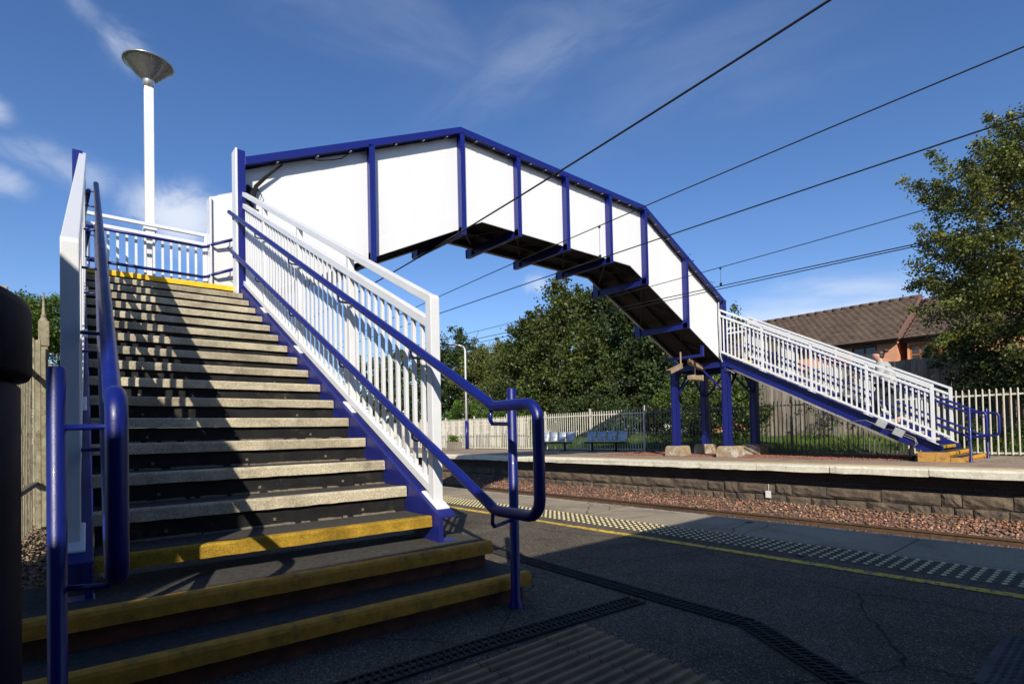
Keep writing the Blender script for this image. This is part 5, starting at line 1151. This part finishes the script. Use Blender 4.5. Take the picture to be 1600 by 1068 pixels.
# fingers on the rail hand and free hand, nose
def fing(root, base, dirs):
    global body, E_
    for (o_, d_, ln) in dirs:
        b_ = Vector(base) + Vector(o_); k = len(body); d_ = Vector(d_).normalized()
        body += [(b_.x, b_.y, b_.z, 0.010), (b_.x + d_.x * ln * .5, b_.y + d_.y * ln * .5, b_.z + d_.z * ln * .5, 0.009), (b_.x + d_.x * ln * .8, b_.y + d_.y * ln * .8, b_.z + d_.z * ln * .8 - ln * .35, 0.008)]
        E_ += [(root, k), (k, k + 1), (k + 1, k + 2)]
fing(11, (-0.58, 0.40, 1.04), [((-0.0, 0.025, 0.01), (-0.7, 0.6, 0.1), 0.075), ((-0.01, 0.01, 0.01), (-0.8, 0.4, 0.1), 0.08), ((-0.015, -0.008, 0.01), (-0.9, 0.25, 0.1), 0.075), ((-0.015, -0.026, 0.008), (-0.95, 0.05, 0.1), 0.06), ((0.02, 0.03, -0.01), (-0.1, 0.9, -0.3), 0.05)])
fing(15, (0.21, 0.14, 0.80), [((0.0, 0.03, -0.01), (0, 0.3, -0.9), 0.07), ((0.0, 0.01, -0.02), (0, 0.15, -1), 0.08), ((0.0, -0.01, -0.02), (0, 0.05, -1), 0.075), ((0.0, -0.03, -0.01), (0, -0.1, -1), 0.06), ((-0.02, 0.03, 0.02), (-0.3, 0.7, -0.5), 0.05)])
body_o = skinned('body', body, E_, skin_m, pe)
m = MB(); m.lathe([(0.0, 0.02), (0.012, 0.012), (0.016, 0), (0.01, -0.012), (0, -0.015)], (0, 0.203, 1.545), 10); m.build('nose', skin_m, body_o)
m = MB(); m.tube([(-0.075, 0.12, 1.575), (-0.06, 0.19, 1.573), (-0.035, 0.205, 1.573), (-0.01, 0.205, 1.578), (0.01, 0.205, 1.578), (0.035, 0.205, 1.573), (0.06, 0.19, 1.573), (0.075, 0.12, 1.575)], 0.004, 6)
for s in (-1, 1): m.tube([(s * 0.012, 0.206, 1.575), (s * 0.02, 0.208, 1.555), (s * 0.045, 0.20, 1.555), (s * 0.056, 0.193, 1.575)], 0.003, 6)
m.build('glasses', black_m, pe)
def ellip(mb, c, r, n=16, k=10, cut=None):
    vs = []; 
    for i in range(k + 1):
        th = math.pi * i / k
        for j in range(n): ph = 2 * math.pi * j / n; vs.append((c[0] + r[0] * math.sin(th) * math.cos(ph), c[1] + r[1] * math.sin(th) * math.sin(ph), c[2] + r[2] * math.cos(th)))
    mb.add(vs, [(i * n + j, i * n + (j + 1) % n, (i + 1) * n + (j + 1) % n, (i + 1) * n + j) for i in range(k) for j in range(n)], 0, True)
m = MB(); ellip(m, (0, 0.082, 1.635), (0.092, 0.105, 0.098)); ellip(m, (0, -0.035, 1.70), (0.058, 0.055, 0.055)); ellip(m, (0, 0.055, 1.575), (0.082, 0.06, 0.075)); ellip(m, (0, 0.145, 1.685), (0.07, 0.045, 0.035))
m.build('hair', hair_m, pe, fix=False)
m = MB(); 
for sx in (-1, 1): ellip(m, (sx * 0.083, 0.115, 1.572), (0.012, 0.022, 0.032))
m.build('ears', skin_m, body_o, fix=False)
m = MB(); ellip(m, (0, 0.192, 1.508), (0.024, 0.008, 0.006)); m.build('mouth', mat('lips', (0.45, 0.14, 0.12)), body_o, fix=False)
m = MB()
for sx in (-1, 1): ellip(m, (sx * 0.033, 0.193, 1.572), (0.014, 0.006, 0.007))
m.build('eyes', black_m, body_o, fix=False)
skinned('cardigan', [(0, 0.01, 1.27, 0.20, 0.155), (0, 0.05, 1.40, 0.095), (-0.17, 0.03, 1.33, 0.10), (-0.245, 0.01, 1.10, 0.085), (-0.38, 0.22, 1.02, 0.07), (-0.50, 0.32, 1.03, 0.055), (0.17, 0.03, 1.33, 0.10), (0.24, -0.07, 1.10, 0.085), (0.225, 0.03, 0.92, 0.065), (0, -0.055, 0.99, 0.20, 0.165), (0, -0.085, 0.66, 0.215, 0.185)],
        [(0, 1), (0, 2), (2, 3), (3, 4), (4, 5), (0, 6), (6, 7), (7, 8), (0, 9), (9, 10)], card_m, pe)
skinned('trousers', [(0, -0.05, 0.88, 0.17), (-0.09, 0.0, 0.78, 0.125), (-0.10, 0.175, 0.47, 0.095), (-0.10, 0.11, 0.13, 0.075), (0.09, -0.06, 0.78, 0.125), (0.10, -0.04, 0.38, 0.095), (0.10, -0.19, 0.0, 0.075)], [(0, 1), (1, 2), (2, 3), (0, 4), (4, 5), (5, 6)], trou_m, pe)
for s, yy_, zz_ in ((-0.10, 0.10, 0.0), (0.10, -0.20, z0)):
    skinned('shoe', [(s, yy_ - 0.02, zz_ + 0.05, 0.055), (s, yy_ + 0.06, zz_ + 0.045, 0.05), (s, yy_ + 0.15, zz_ + 0.035, 0.042)], [(0, 1), (1, 2)], shoe_m, pe)
